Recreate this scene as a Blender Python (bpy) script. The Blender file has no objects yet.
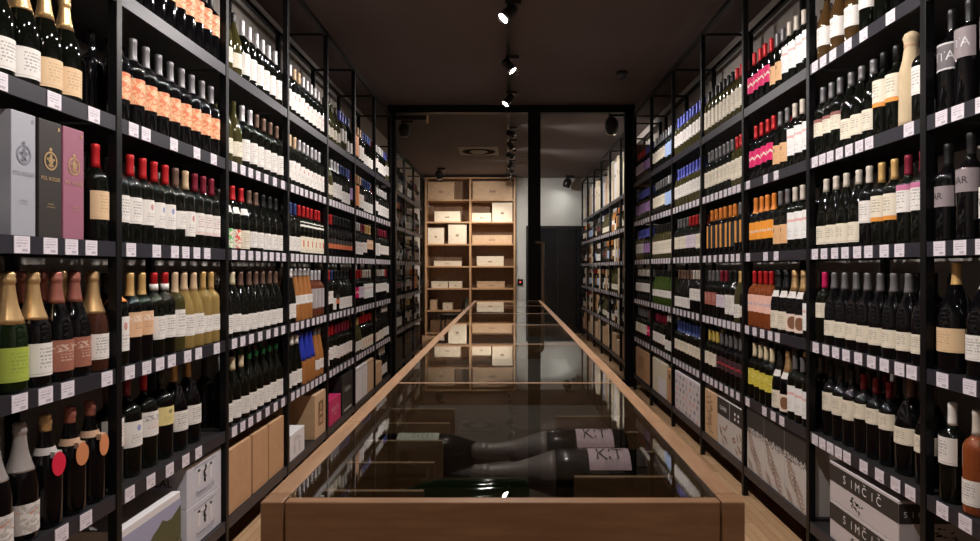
import bpy, bmesh, math, random
from mathutils import Vector, Matrix
random.seed(7)
PI = math.pi
scene = bpy.context.scene
COL = scene.collection
H0 = 1.31                       # height of the eye above the floor; z values below are given from the eye, Z() turns them into world heights
def Z(z): return z + H0
AL, AR_ = -1.268, 1.35          # front planes of the two rack rows
BAY = 0.82
Y0 = 2.13
BAYS = [Y0 + BAY*(k-1) for k in range(8)]   # near edge of rack k is BAYS[k]
LEVELS = [0.91, 0.49, 0.083, -0.328, -0.735, -1.14]
ORD = ['first','second','third','fourth','fifth','sixth','seventh','eighth','ninth','tenth','eleventh','twelfth']
SHELF = ['top','second','third','fourth','fifth','bottom']

# ------------------------------------------------------------------ materials
MATS = {}
def mat(name, color=(.5,.5,.5), rough=.5, metal=0., coat=0., spec=.5, trans=0., emit=None, estr=0.):
    if name in MATS: return MATS[name]
    m = bpy.data.materials.new(name); m.use_nodes = True
    b = m.node_tree.nodes['Principled BSDF']
    b.inputs['Base Color'].default_value = (*color, 1)
    b.inputs['Roughness'].default_value = rough
    b.inputs['Metallic'].default_value = metal
    b.inputs['Coat Weight'].default_value = coat
    b.inputs['Specular IOR Level'].default_value = spec
    b.inputs['Transmission Weight'].default_value = trans
    if emit:
        b.inputs['Emission Color'].default_value = (*emit, 1)
        b.inputs['Emission Strength'].default_value = estr
    MATS[name] = m
    return m

def nodes_of(m):
    nt = m.node_tree
    return nt, nt.nodes, nt.links, nt.nodes['Principled BSDF']

class NB:
    """small helper for math node graphs"""
    def __init__(s, nt): s.nt = nt
    def m(s, op, a, b=None, c=None):
        n = s.nt.nodes.new('ShaderNodeMath'); n.operation = op
        for i, v in enumerate((a, b, c)):
            if v is None: continue
            if isinstance(v, (int, float)): n.inputs[i].default_value = v
            else: s.nt.links.new(v, n.inputs[i])
        return n.outputs[0]
    def mix(s, f, a, b):
        n = s.nt.nodes.new('ShaderNodeMix'); n.data_type = 'RGBA'
        for k, v in ((0, f), (6, a), (7, b)):
            if isinstance(v, tuple): n.inputs[k].default_value = (*v, 1)
            elif isinstance(v, (int, float)): n.inputs[k].default_value = v
            else: s.nt.links.new(v, n.inputs[k])
        return n.outputs[2]

def wood(name, c1, c2, scale=(1,1,1), rough=.45, grain=1.0):
    if name in MATS: return MATS[name]
    m = mat(name, c1, rough); nt, N, L, b = nodes_of(m)
    tc = N.new('ShaderNodeTexCoord'); mp = N.new('ShaderNodeMapping'); mp.inputs['Scale'].default_value = scale
    L.new(tc.outputs['Object'], mp.inputs[0])
    n1 = N.new('ShaderNodeTexNoise'); n1.inputs['Scale'].default_value = 6*grain; n1.inputs['Detail'].default_value = 6
    n1.inputs['Roughness'].default_value = .65
    L.new(mp.outputs[0], n1.inputs['Vector'])
    r = N.new('ShaderNodeValToRGB'); r.color_ramp.elements[0].position = .35; r.color_ramp.elements[1].position = .68
    r.color_ramp.elements[0].color = (*c2, 1); r.color_ramp.elements[1].color = (*c1, 1)
    L.new(n1.outputs['Fac'], r.inputs[0]); L.new(r.outputs[0], b.inputs['Base Color'])
    bp = N.new('ShaderNodeBump'); bp.inputs['Strength'].default_value = .08
    L.new(n1.outputs['Fac'], bp.inputs['Height']); L.new(bp.outputs[0], b.inputs['Normal'])
    return m

def thin_glass(name, tint, ior=1.5, rough=0.0):
    m = bpy.data.materials.new(name); m.use_nodes = True
    nt = m.node_tree; N = nt.nodes; L = nt.links; N.clear()
    out = N.new('ShaderNodeOutputMaterial'); mx = N.new('ShaderNodeMixShader')
    tr = N.new('ShaderNodeBsdfTransparent'); tr.inputs[0].default_value = (*tint, 1)
    gl = N.new('ShaderNodeBsdfGlossy'); gl.inputs['Roughness'].default_value = rough
    fr = N.new('ShaderNodeFresnel'); geo = N.new('ShaderNodeNewGeometry'); nb = NB(nt)
    # the same index on both faces of the sheet, so that the inner face does not mirror everything
    L.new(nb.m('ADD', ior, nb.m('MULTIPLY', geo.outputs['Backfacing'], 1/ior-ior)), fr.inputs[0])
    L.new(fr.outputs[0], mx.inputs[0]); L.new(tr.outputs[0], mx.inputs[1]); L.new(gl.outputs[0], mx.inputs[2])
    L.new(mx.outputs[0], out.inputs[0])
    MATS[name] = m
    return m

M_steel = mat('black_steel', (.012,.012,.014), .38, .0, spec=.5)
M_post = mat('black_steel_post', (.0035,.0035,.0042), .42, spec=.25)
M_strip = mat('shelf_edge_steel', (.030,.029,.040), .42, .3)
M_board = mat('shelf_board_black', (.012,.011,.011), .55)
M_oak = wood('table_oak', (.42,.235,.125), (.29,.15,.075), (1.2,10,10), .42)
M_oakY = wood('table_oak_rail', (.47,.275,.155), (.34,.185,.095), (10,1.2,10), .40)
M_oakIn = wood('divider_oak', (.36,.20,.10), (.25,.13,.06), (2,8,8), .5)
M_cab = wood('cabinet_oak', (.56,.33,.17), (.45,.25,.115), (8,8,1.2), .5)
M_case = wood('pale_pine_case', (.84,.72,.56), (.74,.59,.42), (1.5,8,8), .6)
M_case2 = wood('warm_pine_case', (.66,.45,.28), (.55,.34,.19), (1.5,8,8), .6)
M_caseD = wood('brown_case', (.22,.12,.06), (.15,.08,.04), (1.5,8,8), .6)
M_kraft = wood('kraft_card', (.52,.31,.17), (.47,.27,.14), (3,3,3), .75)
M_kraftL = wood('light_kraft_card', (.60,.41,.25), (.55,.36,.21), (3,3,3), .75)
M_white = mat('white_card', (.72,.70,.72), .6)
M_cream = mat('cream_card', (.70,.64,.50), .6)
M_lilac = mat('pale_grey_card', (.56,.57,.64), .55)
M_darkc = mat('dark_card', (.03,.027,.027), .55)
M_blackc = mat('black_card', (.012,.012,.013), .5)
M_mag = mat('magenta_card', (.55,.02,.13), .5)
M_ink = mat('black_ink', (.012,.011,.012), .6)
M_brownink = mat('brown_ink', (.33,.20,.14), .7)
M_blueink = mat('blue_grey_ink', (.18,.20,.30), .6)
M_gold = mat('gold_foil', (.75,.50,.24), .32, .75)
M_goldp = mat('gold_print', (.72,.50,.26), .35, .6)
M_silverp = mat('silver_print', (.32,.34,.40), .35, .5)
M_tableglass = thin_glass('table_glass', (.84,.86,.84), 1.55)
M_paneglass = thin_glass('pane_glass', (.96,.97,.965), 1.35)
M_spot = mat('spot_black', (.012,.012,.012), .35)
M_lens = mat('spot_lens', (.9,.9,.9), .2, emit=(1,.95,.88), estr=60)
M_lensdim = mat('spot_lens_side', (.6,.6,.6), .15, .6)
M_rim = mat('spot_rim_chrome', (.75,.75,.78), .15, 1.0)

def plaster(name, c, c2, sc=4, rough=.85):
    m = mat(name, c, rough); nt, N, L, b = nodes_of(m)
    tc = N.new('ShaderNodeTexCoord'); n = N.new('ShaderNodeTexNoise'); n.inputs['Scale'].default_value = sc; n.inputs['Detail'].default_value = 5
    L.new(tc.outputs['Object'], n.inputs['Vector'])
    r = N.new('ShaderNodeValToRGB'); r.color_ramp.elements[0].color = (*c, 1); r.color_ramp.elements[1].color = (*c2, 1)
    r.color_ramp.elements[0].position = .3; r.color_ramp.elements[1].position = .7
    L.new(n.outputs['Fac'], r.inputs[0]); L.new(r.outputs[0], b.inputs['Base Color'])
    n2 = N.new('ShaderNodeTexNoise'); n2.inputs['Scale'].default_value = 90; L.new(tc.outputs['Object'], n2.inputs['Vector'])
    bp = N.new('ShaderNodeBump'); bp.inputs['Strength'].default_value = .05; L.new(n2.outputs['Fac'], bp.inputs['Height']); L.new(bp.outputs[0], b.inputs['Normal'])
    return m
M_ceil = plaster('ceiling_paint', (.140,.107,.105), (.152,.117,.114), 2)
M_wall = plaster('taupe_wall', (.52,.48,.445), (.55,.51,.475), 2)
M_wallw = plaster('white_wall', (.62,.62,.60), (.66,.66,.63), 2)

def floor_mat():
    m = mat('oak_parquet', (.5,.3,.17), .42); nt, N, L, b = nodes_of(m)
    tc = N.new('ShaderNodeTexCoord'); mp = N.new('ShaderNodeMapping'); mp.inputs['Rotation'].default_value = (0,0,PI/2)
    L.new(tc.outputs['Object'], mp.inputs[0])
    br = N.new('ShaderNodeTexBrick'); br.offset = .37; br.inputs['Scale'].default_value = 1
    br.inputs['Brick Width'].default_value = .42; br.inputs['Row Height'].default_value = .045; br.inputs['Mortar Size'].default_value = .0012
    br.inputs['Color1'].default_value = (.62,.41,.24,1); br.inputs['Color2'].default_value = (.47,.285,.155,1); br.inputs['Mortar'].default_value = (.16,.09,.05,1)
    br.inputs['Bias'].default_value = -.1
    L.new(mp.outputs[0], br.inputs['Vector'])
    mp2 = N.new('ShaderNodeMapping'); mp2.inputs['Scale'].default_value = (14,1.2,1); L.new(tc.outputs['Object'], mp2.inputs[0])
    n = N.new('ShaderNodeTexNoise'); n.inputs['Scale'].default_value = 5; n.inputs['Detail'].default_value = 6; L.new(mp2.outputs[0], n.inputs['Vector'])
    mx = N.new('ShaderNodeMix'); mx.data_type = 'RGBA'; mx.blend_type = 'MULTIPLY'; mx.inputs[0].default_value = .55
    L.new(br.outputs['Color'], mx.inputs[6])
    r = N.new('ShaderNodeValToRGB'); r.color_ramp.elements[0].position = .3; r.color_ramp.elements[0].color = (.6,.55,.5,1); r.color_ramp.elements[1].color = (1,1,1,1)
    L.new(n.outputs['Fac'], r.inputs[0]); L.new(r.outputs[0], mx.inputs[7]); L.new(mx.outputs[2], b.inputs['Base Color'])
    return m
M_floor = floor_mat()

def label_mat(name, base, style='lines', ink=(.08,.07,.07), ink2=None):
    """printed paper label; patterns run on the label's own UVs"""
    key = 'label_' + name
    if key in MATS: return MATS[key]
    m = mat(key, base, .55); nt, N, L, b = nodes_of(m); nb = NB(nt)
    uv = N.new('ShaderNodeUVMap'); uv.uv_map = 'UVMap'
    sp = N.new('ShaderNodeSeparateXYZ'); L.new(uv.outputs[0], sp.inputs[0]); u, v = sp.outputs[0], sp.outputs[1]
    def band(x, lo, hi): return nb.m('MULTIPLY', nb.m('GREATER_THAN', x, lo), nb.m('LESS_THAN', x, hi))
    def textrows(rows, lo, hi, u0=.28, u1=.72, dens=24, th=.47):
        row = nb.m('FLOOR', nb.m('MULTIPLY', v, rows)); fr = nb.m('FRACT', nb.m('MULTIPLY', v, rows))
        cb = N.new('ShaderNodeCombineXYZ'); L.new(nb.m('MULTIPLY', u, dens), cb.inputs[0]); L.new(nb.m('MULTIPLY', row, 7.31), cb.inputs[1])
        n = N.new('ShaderNodeTexNoise'); n.inputs['Scale'].default_value = 1.0; n.inputs['Detail'].default_value = 0; L.new(cb.outputs[0], n.inputs['Vector'])
        k = nb.m('MULTIPLY', nb.m('GREATER_THAN', n.outputs['Fac'], th), band(fr, .25, .72))
        return nb.m('MULTIPLY', nb.m('MULTIPLY', k, band(v, lo, hi)), band(u, u0, u1))
    def disc(cu, cv, r, asp=1.0):
        du = nb.m('MULTIPLY', nb.m('SUBTRACT', u, cu), asp); dv = nb.m('SUBTRACT', v, cv)
        return nb.m('LESS_THAN', nb.m('ADD', nb.m('MULTIPLY', du, du), nb.m('MULTIPLY', dv, dv)), r*r)
    def blotch(scale, th):
        n = N.new('ShaderNodeTexNoise'); n.inputs['Scale'].default_value = scale; n.inputs['Detail'].default_value = 1; n.inputs['Distortion'].default_value = 1.4
        L.new(uv.outputs[0], n.inputs['Vector']); return nb.m('GREATER_THAN', n.outputs['Fac'], th)
    ink2 = ink2 or ink
    col = base
    if style == 'lines':
        col = nb.mix(nb.m('MULTIPLY', textrows(9, .2, .85), .55), base, ink)
        col = nb.mix(nb.m('MULTIPLY', band(v, .06, .085), .35), col, ink)
    elif style == 'crest':
        col = nb.mix(nb.m('MULTIPLY', textrows(10, .15, .5), .5), base, ink)
        col = nb.mix(nb.m('MULTIPLY', disc(.5, .72, .12, 1.6), .7), col, ink2)
    elif style == 'bandtop':
        col = nb.mix(nb.m('MULTIPLY', textrows(9, .15, .75), .55), base, ink)
        col = nb.mix(nb.m('GREATER_THAN', v, .80), col, ink2)
    elif style == 'bandbot':
        col = nb.mix(nb.m('MULTIPLY', textrows(9, .3, .85), .55), base, ink)
        col = nb.mix(nb.m('LESS_THAN', v, .16), col, ink2)
    elif style == 'redtext':
        col = nb.mix(nb.m('MULTIPLY', textrows(5, .58, .85, .12, .88, 16, .42), .55), base, ink2)
        col = nb.mix(nb.m('MULTIPLY', textrows(12, .1, .4), .35), col, ink)
    elif style == 'art':
        col = nb.mix(nb.m('MULTIPLY', blotch(5.2, .50), band(u, .18, .82)), base, ink)
        col = nb.mix(nb.m('MULTIPLY', blotch(3.1, .60), band(v, .2, .8)), col, ink2)
    elif style == 'zig':
        t = nb.m('ABSOLUTE', nb.m('SUBTRACT', nb.m('FRACT', nb.m('MULTIPLY', u, 3.0)), .5))
        d = nb.m('ABSOLUTE', nb.m('SUBTRACT', nb.m('SUBTRACT', v, .42), nb.m('MULTIPLY', t, .34)))
        col = nb.mix(nb.m('LESS_THAN', d, .065), base, ink)
    elif style == 'bigtext':
        col = nb.mix(textrows(3.2, .38, .63, .08, .92, 15, .46), base, ink)
    elif style == 'semi':
        col = nb.mix(disc(.72, .5, .36, 1.5), base, ink)
        col = nb.mix(nb.m('MULTIPLY', textrows(9, .6, .9), .4), col, (.2,.1,.08))
    elif style == 'split':
        col = nb.mix(nb.m('LESS_THAN', v, .48), base, ink)
    elif style == 'stripes':
        col = nb.mix(nb.m('MULTIPLY', band(u, .42, .62), 1.0), base, ink)
    elif style == 'frame':
        inner = nb.m('MULTIPLY', band(u, .07, .93), band(v, .07, .93))
        col = nb.mix(inner, ink, base)
    elif style == 'figure':
        col = nb.mix(nb.m('MULTIPLY', band(u, .44, .56), band(v, .35, .75)), base, ink)
        col = nb.mix(nb.m('MULTIPLY', textrows(10, .05, .25), .6), col, (.1,.08,.07))
    elif style == 'engraving':
        col = nb.mix(nb.m('MULTIPLY', nb.m('MULTIPLY', blotch(9, .5), band(v, .62, .86)), .6), base, ink)
        col = nb.mix(nb.m('MULTIPLY', textrows(10, .3, .55), .5), col, ink2)
    elif style == 'tag':
        col = nb.mix(nb.m('MULTIPLY', textrows(6, .3, .9, .12, .88, 18, .45), .55), base, ink)
        col = nb.mix(nb.m('MULTIPLY', nb.m('MULTIPLY', band(v, .1, .26), band(u, .5, .85)), .5), col, ink)
    if not isinstance(col, tuple): L.new(col, b.inputs['Base Color'])
    return m
M_tag = label_mat('price', (.74,.69,.76), 'tag', (.15,.13,.18))

# ------------------------------------------------------------------ mesh helpers
class MB:
    def __init__(s): s.v = []; s.f = []; s.mi = []; s.uv = {}; s.sm = []
    def face(s, ids, mi=0, uv=None, smooth=False):
        s.f.append(ids); s.mi.append(mi); s.sm.append(smooth)
        if uv: s.uv[len(s.f)-1] = uv
    def box(s, x0, x1, y0, y1, z0, z1, mi=0):
        i = len(s.v)
        for x in (x0, x1):
            for y in (y0, y1):
                for z in (z0, z1): s.v.append((x, y, z))
        Q = [(0,1,3,2), (4,6,7,5), (0,4,5,1), (2,3,7,6), (0,2,6,4), (1,5,7,3)]
        for q in Q: s.face([i+k for k in q], mi, [(0,0),(1,0),(1,1),(0,1)])
        return s
    def lathe(s, prof, seg=20, mi=0, c=(0,0,0), cap=True, M=None):
        rings = []
        for r, z in prof:
            i = len(s.v); rings.append(i)
            for k in range(seg):
                a = 2*PI*k/seg; p = Vector((r*math.cos(a), r*math.sin(a), z))
                if M is not None: p = M @ p
                s.v.append((p.x+c[0], p.y+c[1], p.z+c[2]))
        for a, b in zip(rings, rings[1:]):
            for k in range(seg):
                k2 = (k+1) % seg
                s.face([a+k, a+k2, b+k2, b+k], mi, None, True)
        if cap:
            s.face([rings[0]+k for k in reversed(range(seg))], mi)
            s.face([rings[-1]+k for k in range(seg)], mi)
        return s
    def arc(s, r, z0, z1, half, seg=12, mi=0, c=(0,0,0), rot=0., prof=None):
        """curved sheet around +X, UV across it"""
        i = len(s.v)
        for k in range(seg+1):
            t = k/seg; a = rot - half + 2*half*t
            for z in (z0, z1):
                s.v.append((c[0]+r*math.cos(a), c[1]+r*math.sin(a), c[2]+z))
        for k in range(seg):
            a = i+2*k; t0 = k/seg; t1 = (k+1)/seg
            s.face([a, a+2, a+3, a+1], mi, [(t0,0),(t1,0),(t1,1),(t0,1)], True)
        return s
    def tube(s, p0, p1, r, seg=10, mi=0):
        p0 = Vector(p0); p1 = Vector(p1); d = p1-p0
        q = d.to_track_quat('Z', 'Y').to_matrix().to_4x4(); M = Matrix.Translation(p0) @ q
        return s.lathe([(r,0),(r,d.length)], seg, mi, M=M)
    def poly(s, pts, mi=0):
        i = len(s.v); s.v.extend(pts); s.face(list(range(i, i+len(pts))), mi)
        return s
    def mesh(s, name, mats):
        me = bpy.data.meshes.new(name); me.from_pydata(s.v, [], s.f)
        for m in mats: me.materials.append(m)
        me.polygons.foreach_set('material_index', s.mi); me.polygons.foreach_set('use_smooth', s.sm)
        if s.uv:
            ul = me.uv_layers.new(name='UVMap')
            for fi, uv in s.uv.items():
                p = me.polygons[fi]
                for k, li in enumerate(p.loop_indices):
                    ul.data[li].uv = uv[k % len(uv)]
        me.update()
        return me
    def build(s, name, mats, parent=None, bevel=0., loc=None):
        if not isinstance(mats, (list, tuple)): mats = [mats]
        return link(name, s.mesh(name, mats), parent, bevel, loc)

def link(name, me, parent=None, bevel=0., loc=None, rotz=0.):
    o = bpy.data.objects.new(name, me); COL.objects.link(o)
    if parent is not None: o.parent = parent
    if loc is not None: o.location = loc
    if rotz: o.rotation_euler = (0,0,rotz)
    if bevel:
        b = o.modifiers.new('edge', 'BEVEL'); b.width = bevel; b.segments = 2; b.limit_method = 'ANGLE'
    return o

def thing(name, label, cat, loc=(0,0,0), rotz=0., group=None):
    o = bpy.data.objects.new(name, None); COL.objects.link(o); o.empty_display_size = .05
    o.location = loc; o.rotation_euler = (0,0,rotz); o['label'] = label; o['category'] = cat
    if group: o['group'] = group
    return o
def tag(o, label=None, cat=None, group=None, kind=None):
    for k, v in (('label',label),('category',cat),('group',group),('kind',kind)):
        if v: o[k] = v
    return o

_txt = {}
def text_geo(body, size=1.0):
    """vertices and faces of a line of lettering, centred, in its own xy plane"""
    if body not in _txt:
        cu = bpy.data.curves.new('lettering', 'FONT'); cu.body = body; cu.align_x = 'CENTER'; cu.align_y = 'CENTER'; cu.resolution_u = 3
        ob = bpy.data.objects.new('lettering_source', cu); COL.objects.link(ob)
        dg = bpy.context.evaluated_depsgraph_get(); me = ob.evaluated_get(dg).to_mesh()
        _txt[body] = ([tuple(v.co) for v in me.vertices], [tuple(p.vertices) for p in me.polygons])
        ob.evaluated_get(dg).to_mesh_clear(); bpy.data.objects.remove(ob); bpy.data.curves.remove(cu)
    v, f = _txt[body]
    return [(x*size, y*size) for x, y, z in v], f

def put_text(mb, body, size, fn, mi=0, bold=0.0, wide=1.0):
    v, f = text_geo(body, size); i = len(mb.v)
    for x, y in v: mb.v.append(fn(x*wide, y))
    for q in f: mb.face([i+k for k in q], mi)

# ------------------------------------------------------------------ the setting
XW_L, XW_R, YB, YN, ZC = -1.70, 1.77, 13.05, -1.6, 1.80
def struct(name, mb, mats): return tag(mb.build(name, mats), kind='structure')
struct('floor', MB().box(XW_L-.1, XW_R+.1, YN, YB+.1, -.05, 0), M_floor)
struct('ceiling', MB().box(XW_L-.1, XW_R+.1, YN, YB+.1, Z(ZC), Z(ZC)+.05), M_ceil)
struct('wall_left', MB().box(XW_L-.1, XW_L, YN, YB, 0, Z(ZC)), M_wall)
struct('wall_right', MB().box(XW_R, XW_R+.1, YN, YB, 0, Z(ZC)), M_wall)
struct('wall_back', MB().box(XW_L-.1, XW_R+.1, YB, YB+.1, 0, Z(ZC)), M_wallw)
struct('wall_front', MB().box(XW_L-.1, XW_R+.1, YN-.1, YN, 0, Z(ZC)), M_wall)
struct('baseboard_back', MB().box(.17, .32, YB-.015, YB, 0, .08), M_steel)

# black door in the back wall
d = bpy.data.objects.new('door_1', None); COL.objects.link(d); d['kind'] = 'structure'; d.location = (.35, YB, 0)
f = MB(); f.box(0,.06,-.05,0,0,2.15).box(1.20,1.26,-.05,0,0,2.15).box(0,1.26,-.05,0,2.09,2.15)
f.build('door_frame', M_steel, d, .004)
MB().box(.06,1.20,-.03,-.005,.0,2.09).build('door_leaf', mat('black_door_gloss', (.014,.016,.020), .12), d)
MB().box(.62,.64,-.034,-.028,.02,2.07).build('door_seam', M_steel, d)
h = MB(); h.tube((.115,-.03,1.02),(.115,-.08,1.02),.008).tube((.115,-.08,1.02),(.20,-.08,1.02),.009)
h.box(.095,.135,-.035,-.029,.92,1.12); h.build('door_handle', mat('bronze', (.35,.24,.15), .35, .8), d)

# steel and glass partition between the two rooms
YP = 7.24
w = bpy.data.objects.new('window_1', None); COL.objects.link(w); w['kind'] = 'structure'; w.location = (0, YP, 0)
f = MB()
f.box(-1.335,-1.245,-.04,.04,0,Z(1.80)).box(1.285,1.39,-.04,.04,0,Z(1.80)).box(.215,.355,-.035,.035,0,Z(1.72))
f.box(-1.245,1.285,-.04,.04,Z(1.715),Z(1.795)).box(.355,1.285,-.02,.02,0,.07)
f.build('partition_frame', M_post, w, .004)
MB().box(.36,1.28,-.004,.004,.07,Z(1.715)).build('glass_pane', M_paneglass, w)
MB().box(-1.24,.21,-.004,.004,.01,Z(1.712)).build('glass_door', M_paneglass, w)
cl = MB(); cl.box(-1.24,-.90,-.075,-.045,Z(1.625),Z(1.675)); cl.box(-.905,-.88,-.075,-.045,Z(1.59),Z(1.675),1)
cl.build('door_closer', [M_spot, M_kraftL], w)
h = MB(); h.tube((.375,-.09,Z(.28)),(.375,-.09,Z(-.75)),.018); h.tube((.30,-.06,Z(.28)),(.375,-.09,Z(.28)),.014).tube((.30,-.06,Z(-.70)),(.375,-.09,Z(-.70)),.014)
h.build('door_pull', mat('bronze_pull', (.40,.30,.22), .4, .5), w)

# ------------------------------------------------------------------ racks
def tag_y(bay, n, side):
    if n <= 0: return []
    return [ (i+.5)/n for i in range(n) ]

RACK_TEXT = {}
def make_rack(side, k, x_front, y0, y1, label, tags, levels, depth=.365, last=False, group='steel racks along the walls', ztop=1.66):
    """side -1: opens to +X, side 1: opens to -X.  Local frame: x runs from the aisle into the rack"""
    root = thing('shelving_rack', label, 'shelf', (x_front, y0, 0), 0, group)
    s = side; L = y1-y0
    def bx(mb, a, b, ya, yb, za, zb, mi=0):
        xa, xb = sorted((s*a, s*b)); mb.box(xa, xb, ya, yb, za, zb, mi)
    zt = Z(ztop)
    ys = [0.0] + ([L] if last else [])
    for yy in ys:
        mb = MB(); bx(mb, .0, .03, yy-.015, yy+.015, 0, zt); mb.build('front_post', M_post, root, .002)
        mb = MB(); bx(mb, depth-.03, depth, yy-.015, yy+.015, 0, zt); mb.build('rear_post', M_post, root, .002)
        mb = MB(); bx(mb, .03, depth-.03, yy-.008, yy+.008, zt-.03, zt-.014); mb.build('cross_bar', M_post, root)
    mb = MB(); bx(mb, .002, .028, .015, L-.015, zt-.03, zt); mb.build('top_rail', M_post, root)
    mb = MB(); bx(mb, depth-.028, depth-.002, .015, L-.015, zt-.03, zt); mb.build('top_rail', M_post, root)
    for li, z in enumerate(levels):
        mb = MB(); bx(mb, .012, depth-.005, .016, L-.016, Z(z)-.018, Z(z), 0)
        bx(mb, .003, .012, .016, L-.016, Z(z)-.046, Z(z)+.002, 1)
        bx(mb, depth-.012, depth-.004, .016, L-.016, Z(z)-.046, Z(z)-.018, 0)
        sh = mb.build('shelf', [M_board, M_strip], root)
        for t in tags.get(li, []):
            yy = .03 + t*(L-.06); wd = .026
            me = MESH_TAG[s]
            o = link('price_tag', me, sh, loc=(s*.002, yy, Z(z)-.022))
    return root
MESH_TAG = {}
for s in (-1, 1):
    mb = MB(); w2, h2 = .0275, .0225
    # thin card facing the aisle
    x0, x1 = (-s*.0012, s*.0008)
    xa, xb = min(x0,x1), max(x0,x1)
    mb.box(xa, xb, -w2, w2, -h2, h2)
    xf = -s*.0013
    i = len(mb.v); yl = -w2 if s < 0 else w2
    mb.v += [(xf, yl, -h2), (xf, -yl, -h2), (xf, -yl, h2), (xf, yl, h2)]
    mb.face([i,i+1,i+2,i+3], 0, [(0,0),(1,0),(1,1),(0,1)])
    MESH_TAG[s] = mb.mesh('price_tag', [M_tag])

# ------------------------------------------------------------------ bottles
def prof_bdx(H=.310, r=.0372):
    k = H/.300
    return [(r*.86,0),(r*.97,.003*k),(r,.009*k),(r,.186*k),(r*.975,.195*k),(r*.88,.205*k),(r*.70,.214*k),(r*.50,.220*k),(.0134,.229*k),(.0120,.242*k),(.0115,.281*k),(.0122,.284*k),(.0122,.297*k),(.0108,.300*k)]
def prof_bur(H=.308, r=.0405):
    k = H/.300
    return [(r*.86,0),(r*.97,.003*k),(r,.009*k),(r,.140*k),(r*.985,.152*k),(r*.92,.168*k),(r*.80,.186*k),(r*.64,.205*k),(r*.48,.223*k),(.0140,.242*k),(.0123,.258*k),(.0116,.283*k),(.0123,.286*k),(.0123,.297*k),(.0108,.300*k)]
def prof_champ(H=.318, r=.0435):
    k = H/.318
    return [(r*.86,0),(r*.97,.004*k),(r,.010*k),(r,.140*k),(r*.97,.155*k),(r*.88,.174*k),(r*.74,.193*k),(r*.58,.214*k),(r*.455,.236*k),(.0165,.258*k),(.0142,.280*k),(.0138,.286*k),(.0160,.289*k),(.0160,.300*k),(.0142,.303*k),(.0160,.311*k),(.0110,.318*k)]
def prof_flute(H=.325, r=.0365):
    k = H/.325
    return [(r*.86,0),(r*.97,.003*k),(r,.009*k),(r,.130*k),(r*.97,.148*k),(r*.86,.175*k),(r*.72,.205*k),(r*.56,.240*k),(r*.43,.272*k),(.0142,.290*k),(.0138,.308*k),(.0155,.310*k),(.0155,.320*k),(.0122,.325*k)]
SHAPES = {
 'bdx': (prof_bdx(), .310), 'bur': (prof_bur(), .308), 'mag': (prof_bdx(.345, .049), .345), 'magb': (prof_bur(.345, .052), .345),
 'champ': (prof_champ(), .318), 'flute': (prof_flute(), .325), 'tall': (prof_bdx(.325, .040), .325),
}
def r_at(prof, z):
    for (r0, z0), (r1, z1) in zip(prof, prof[1:]):
        if z0 <= z <= z1: return r0 + (r1-r0)*((z-z0)/max(1e-6, z1-z0))
    return prof[-1][0]
GLASS = {
 'dark': mat('bottle_dark_green', (.0035,.0043,.0030), .045, spec=.38), 'black': mat('bottle_black', (.0028,.0028,.0036), .045, spec=.38),
 'olive': mat('bottle_olive', (.050,.044,.014), .06, spec=.5), 'green': mat('bottle_green', (.07,.13,.02), .06, trans=.5),
 'amber': mat('bottle_amber', (.065,.034,.012), .06, spec=.5), 'rose': mat('bottle_rose_wine', (.42,.13,.07), .05, trans=.7),
 'yellow': mat('bottle_white_wine', (.78,.54,.18), .05, trans=.65), 'orange': mat('bottle_orange_wine', (.74,.31,.10), .05, trans=.5),
 'redrose': mat('bottle_red_rose', (.55,.14,.045), .05, trans=.6), 'darkgreen': mat('bottle_deep_green', (.004,.012,.003), .05), 'darkrose': mat('bottle_dark_rose', (.050,.017,.010), .05),
}
def capm(name, c, rough=.38, metal=.35): return mat('capsule_'+name, c, rough, metal)
CAPS = {
 'grey': capm('grey', (.17,.165,.175)), 'silver': capm('silver', (.55,.54,.56)), 'white': capm('white', (.80,.78,.76), .45, 0), 'black': capm('black', (.012,.012,.013)),
 'red': capm('red', (.52,.015,.02)), 'wine': capm('wine_red', (.22,.014,.035)), 'gold': capm('gold', (.66,.42,.16)), 'tan': capm('tan', (.62,.44,.27), .5, .1),
 'cream': capm('cream', (.72,.63,.42), .5, .1), 'brown': capm('brown', (.17,.10,.075)), 'orange': capm('orange', (.72,.22,.03), .45, .1), 'blue': capm('blue', (.10,.12,.55), .4, .2),
 'navy': capm('navy', (.035,.06,.20)), 'purple': capm('purple', (.18,.08,.40)), 'yellow': capm('yellow', (.68,.50,.12), .45, .2), 'magenta': capm('magenta', (.55,.01,.10), .45, .1),
 'goldfoil': M_gold, 'rosefoil': mat('rose_foil', (.45,.17,.13), .36, .6), 'silverfoil': mat('silver_foil', (.42,.39,.38), .42, .5), 'cobalt': capm('cobalt', (.025,.045,.42), .2, .1),
 'green': capm('green', (.02,.18,.06)), 'beige': capm('beige', (.60,.54,.47), .5, .1), 'none': None,
}
W = (.76,.73,.70); CR = (.74,.68,.56)
LM = label_mat
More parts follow.
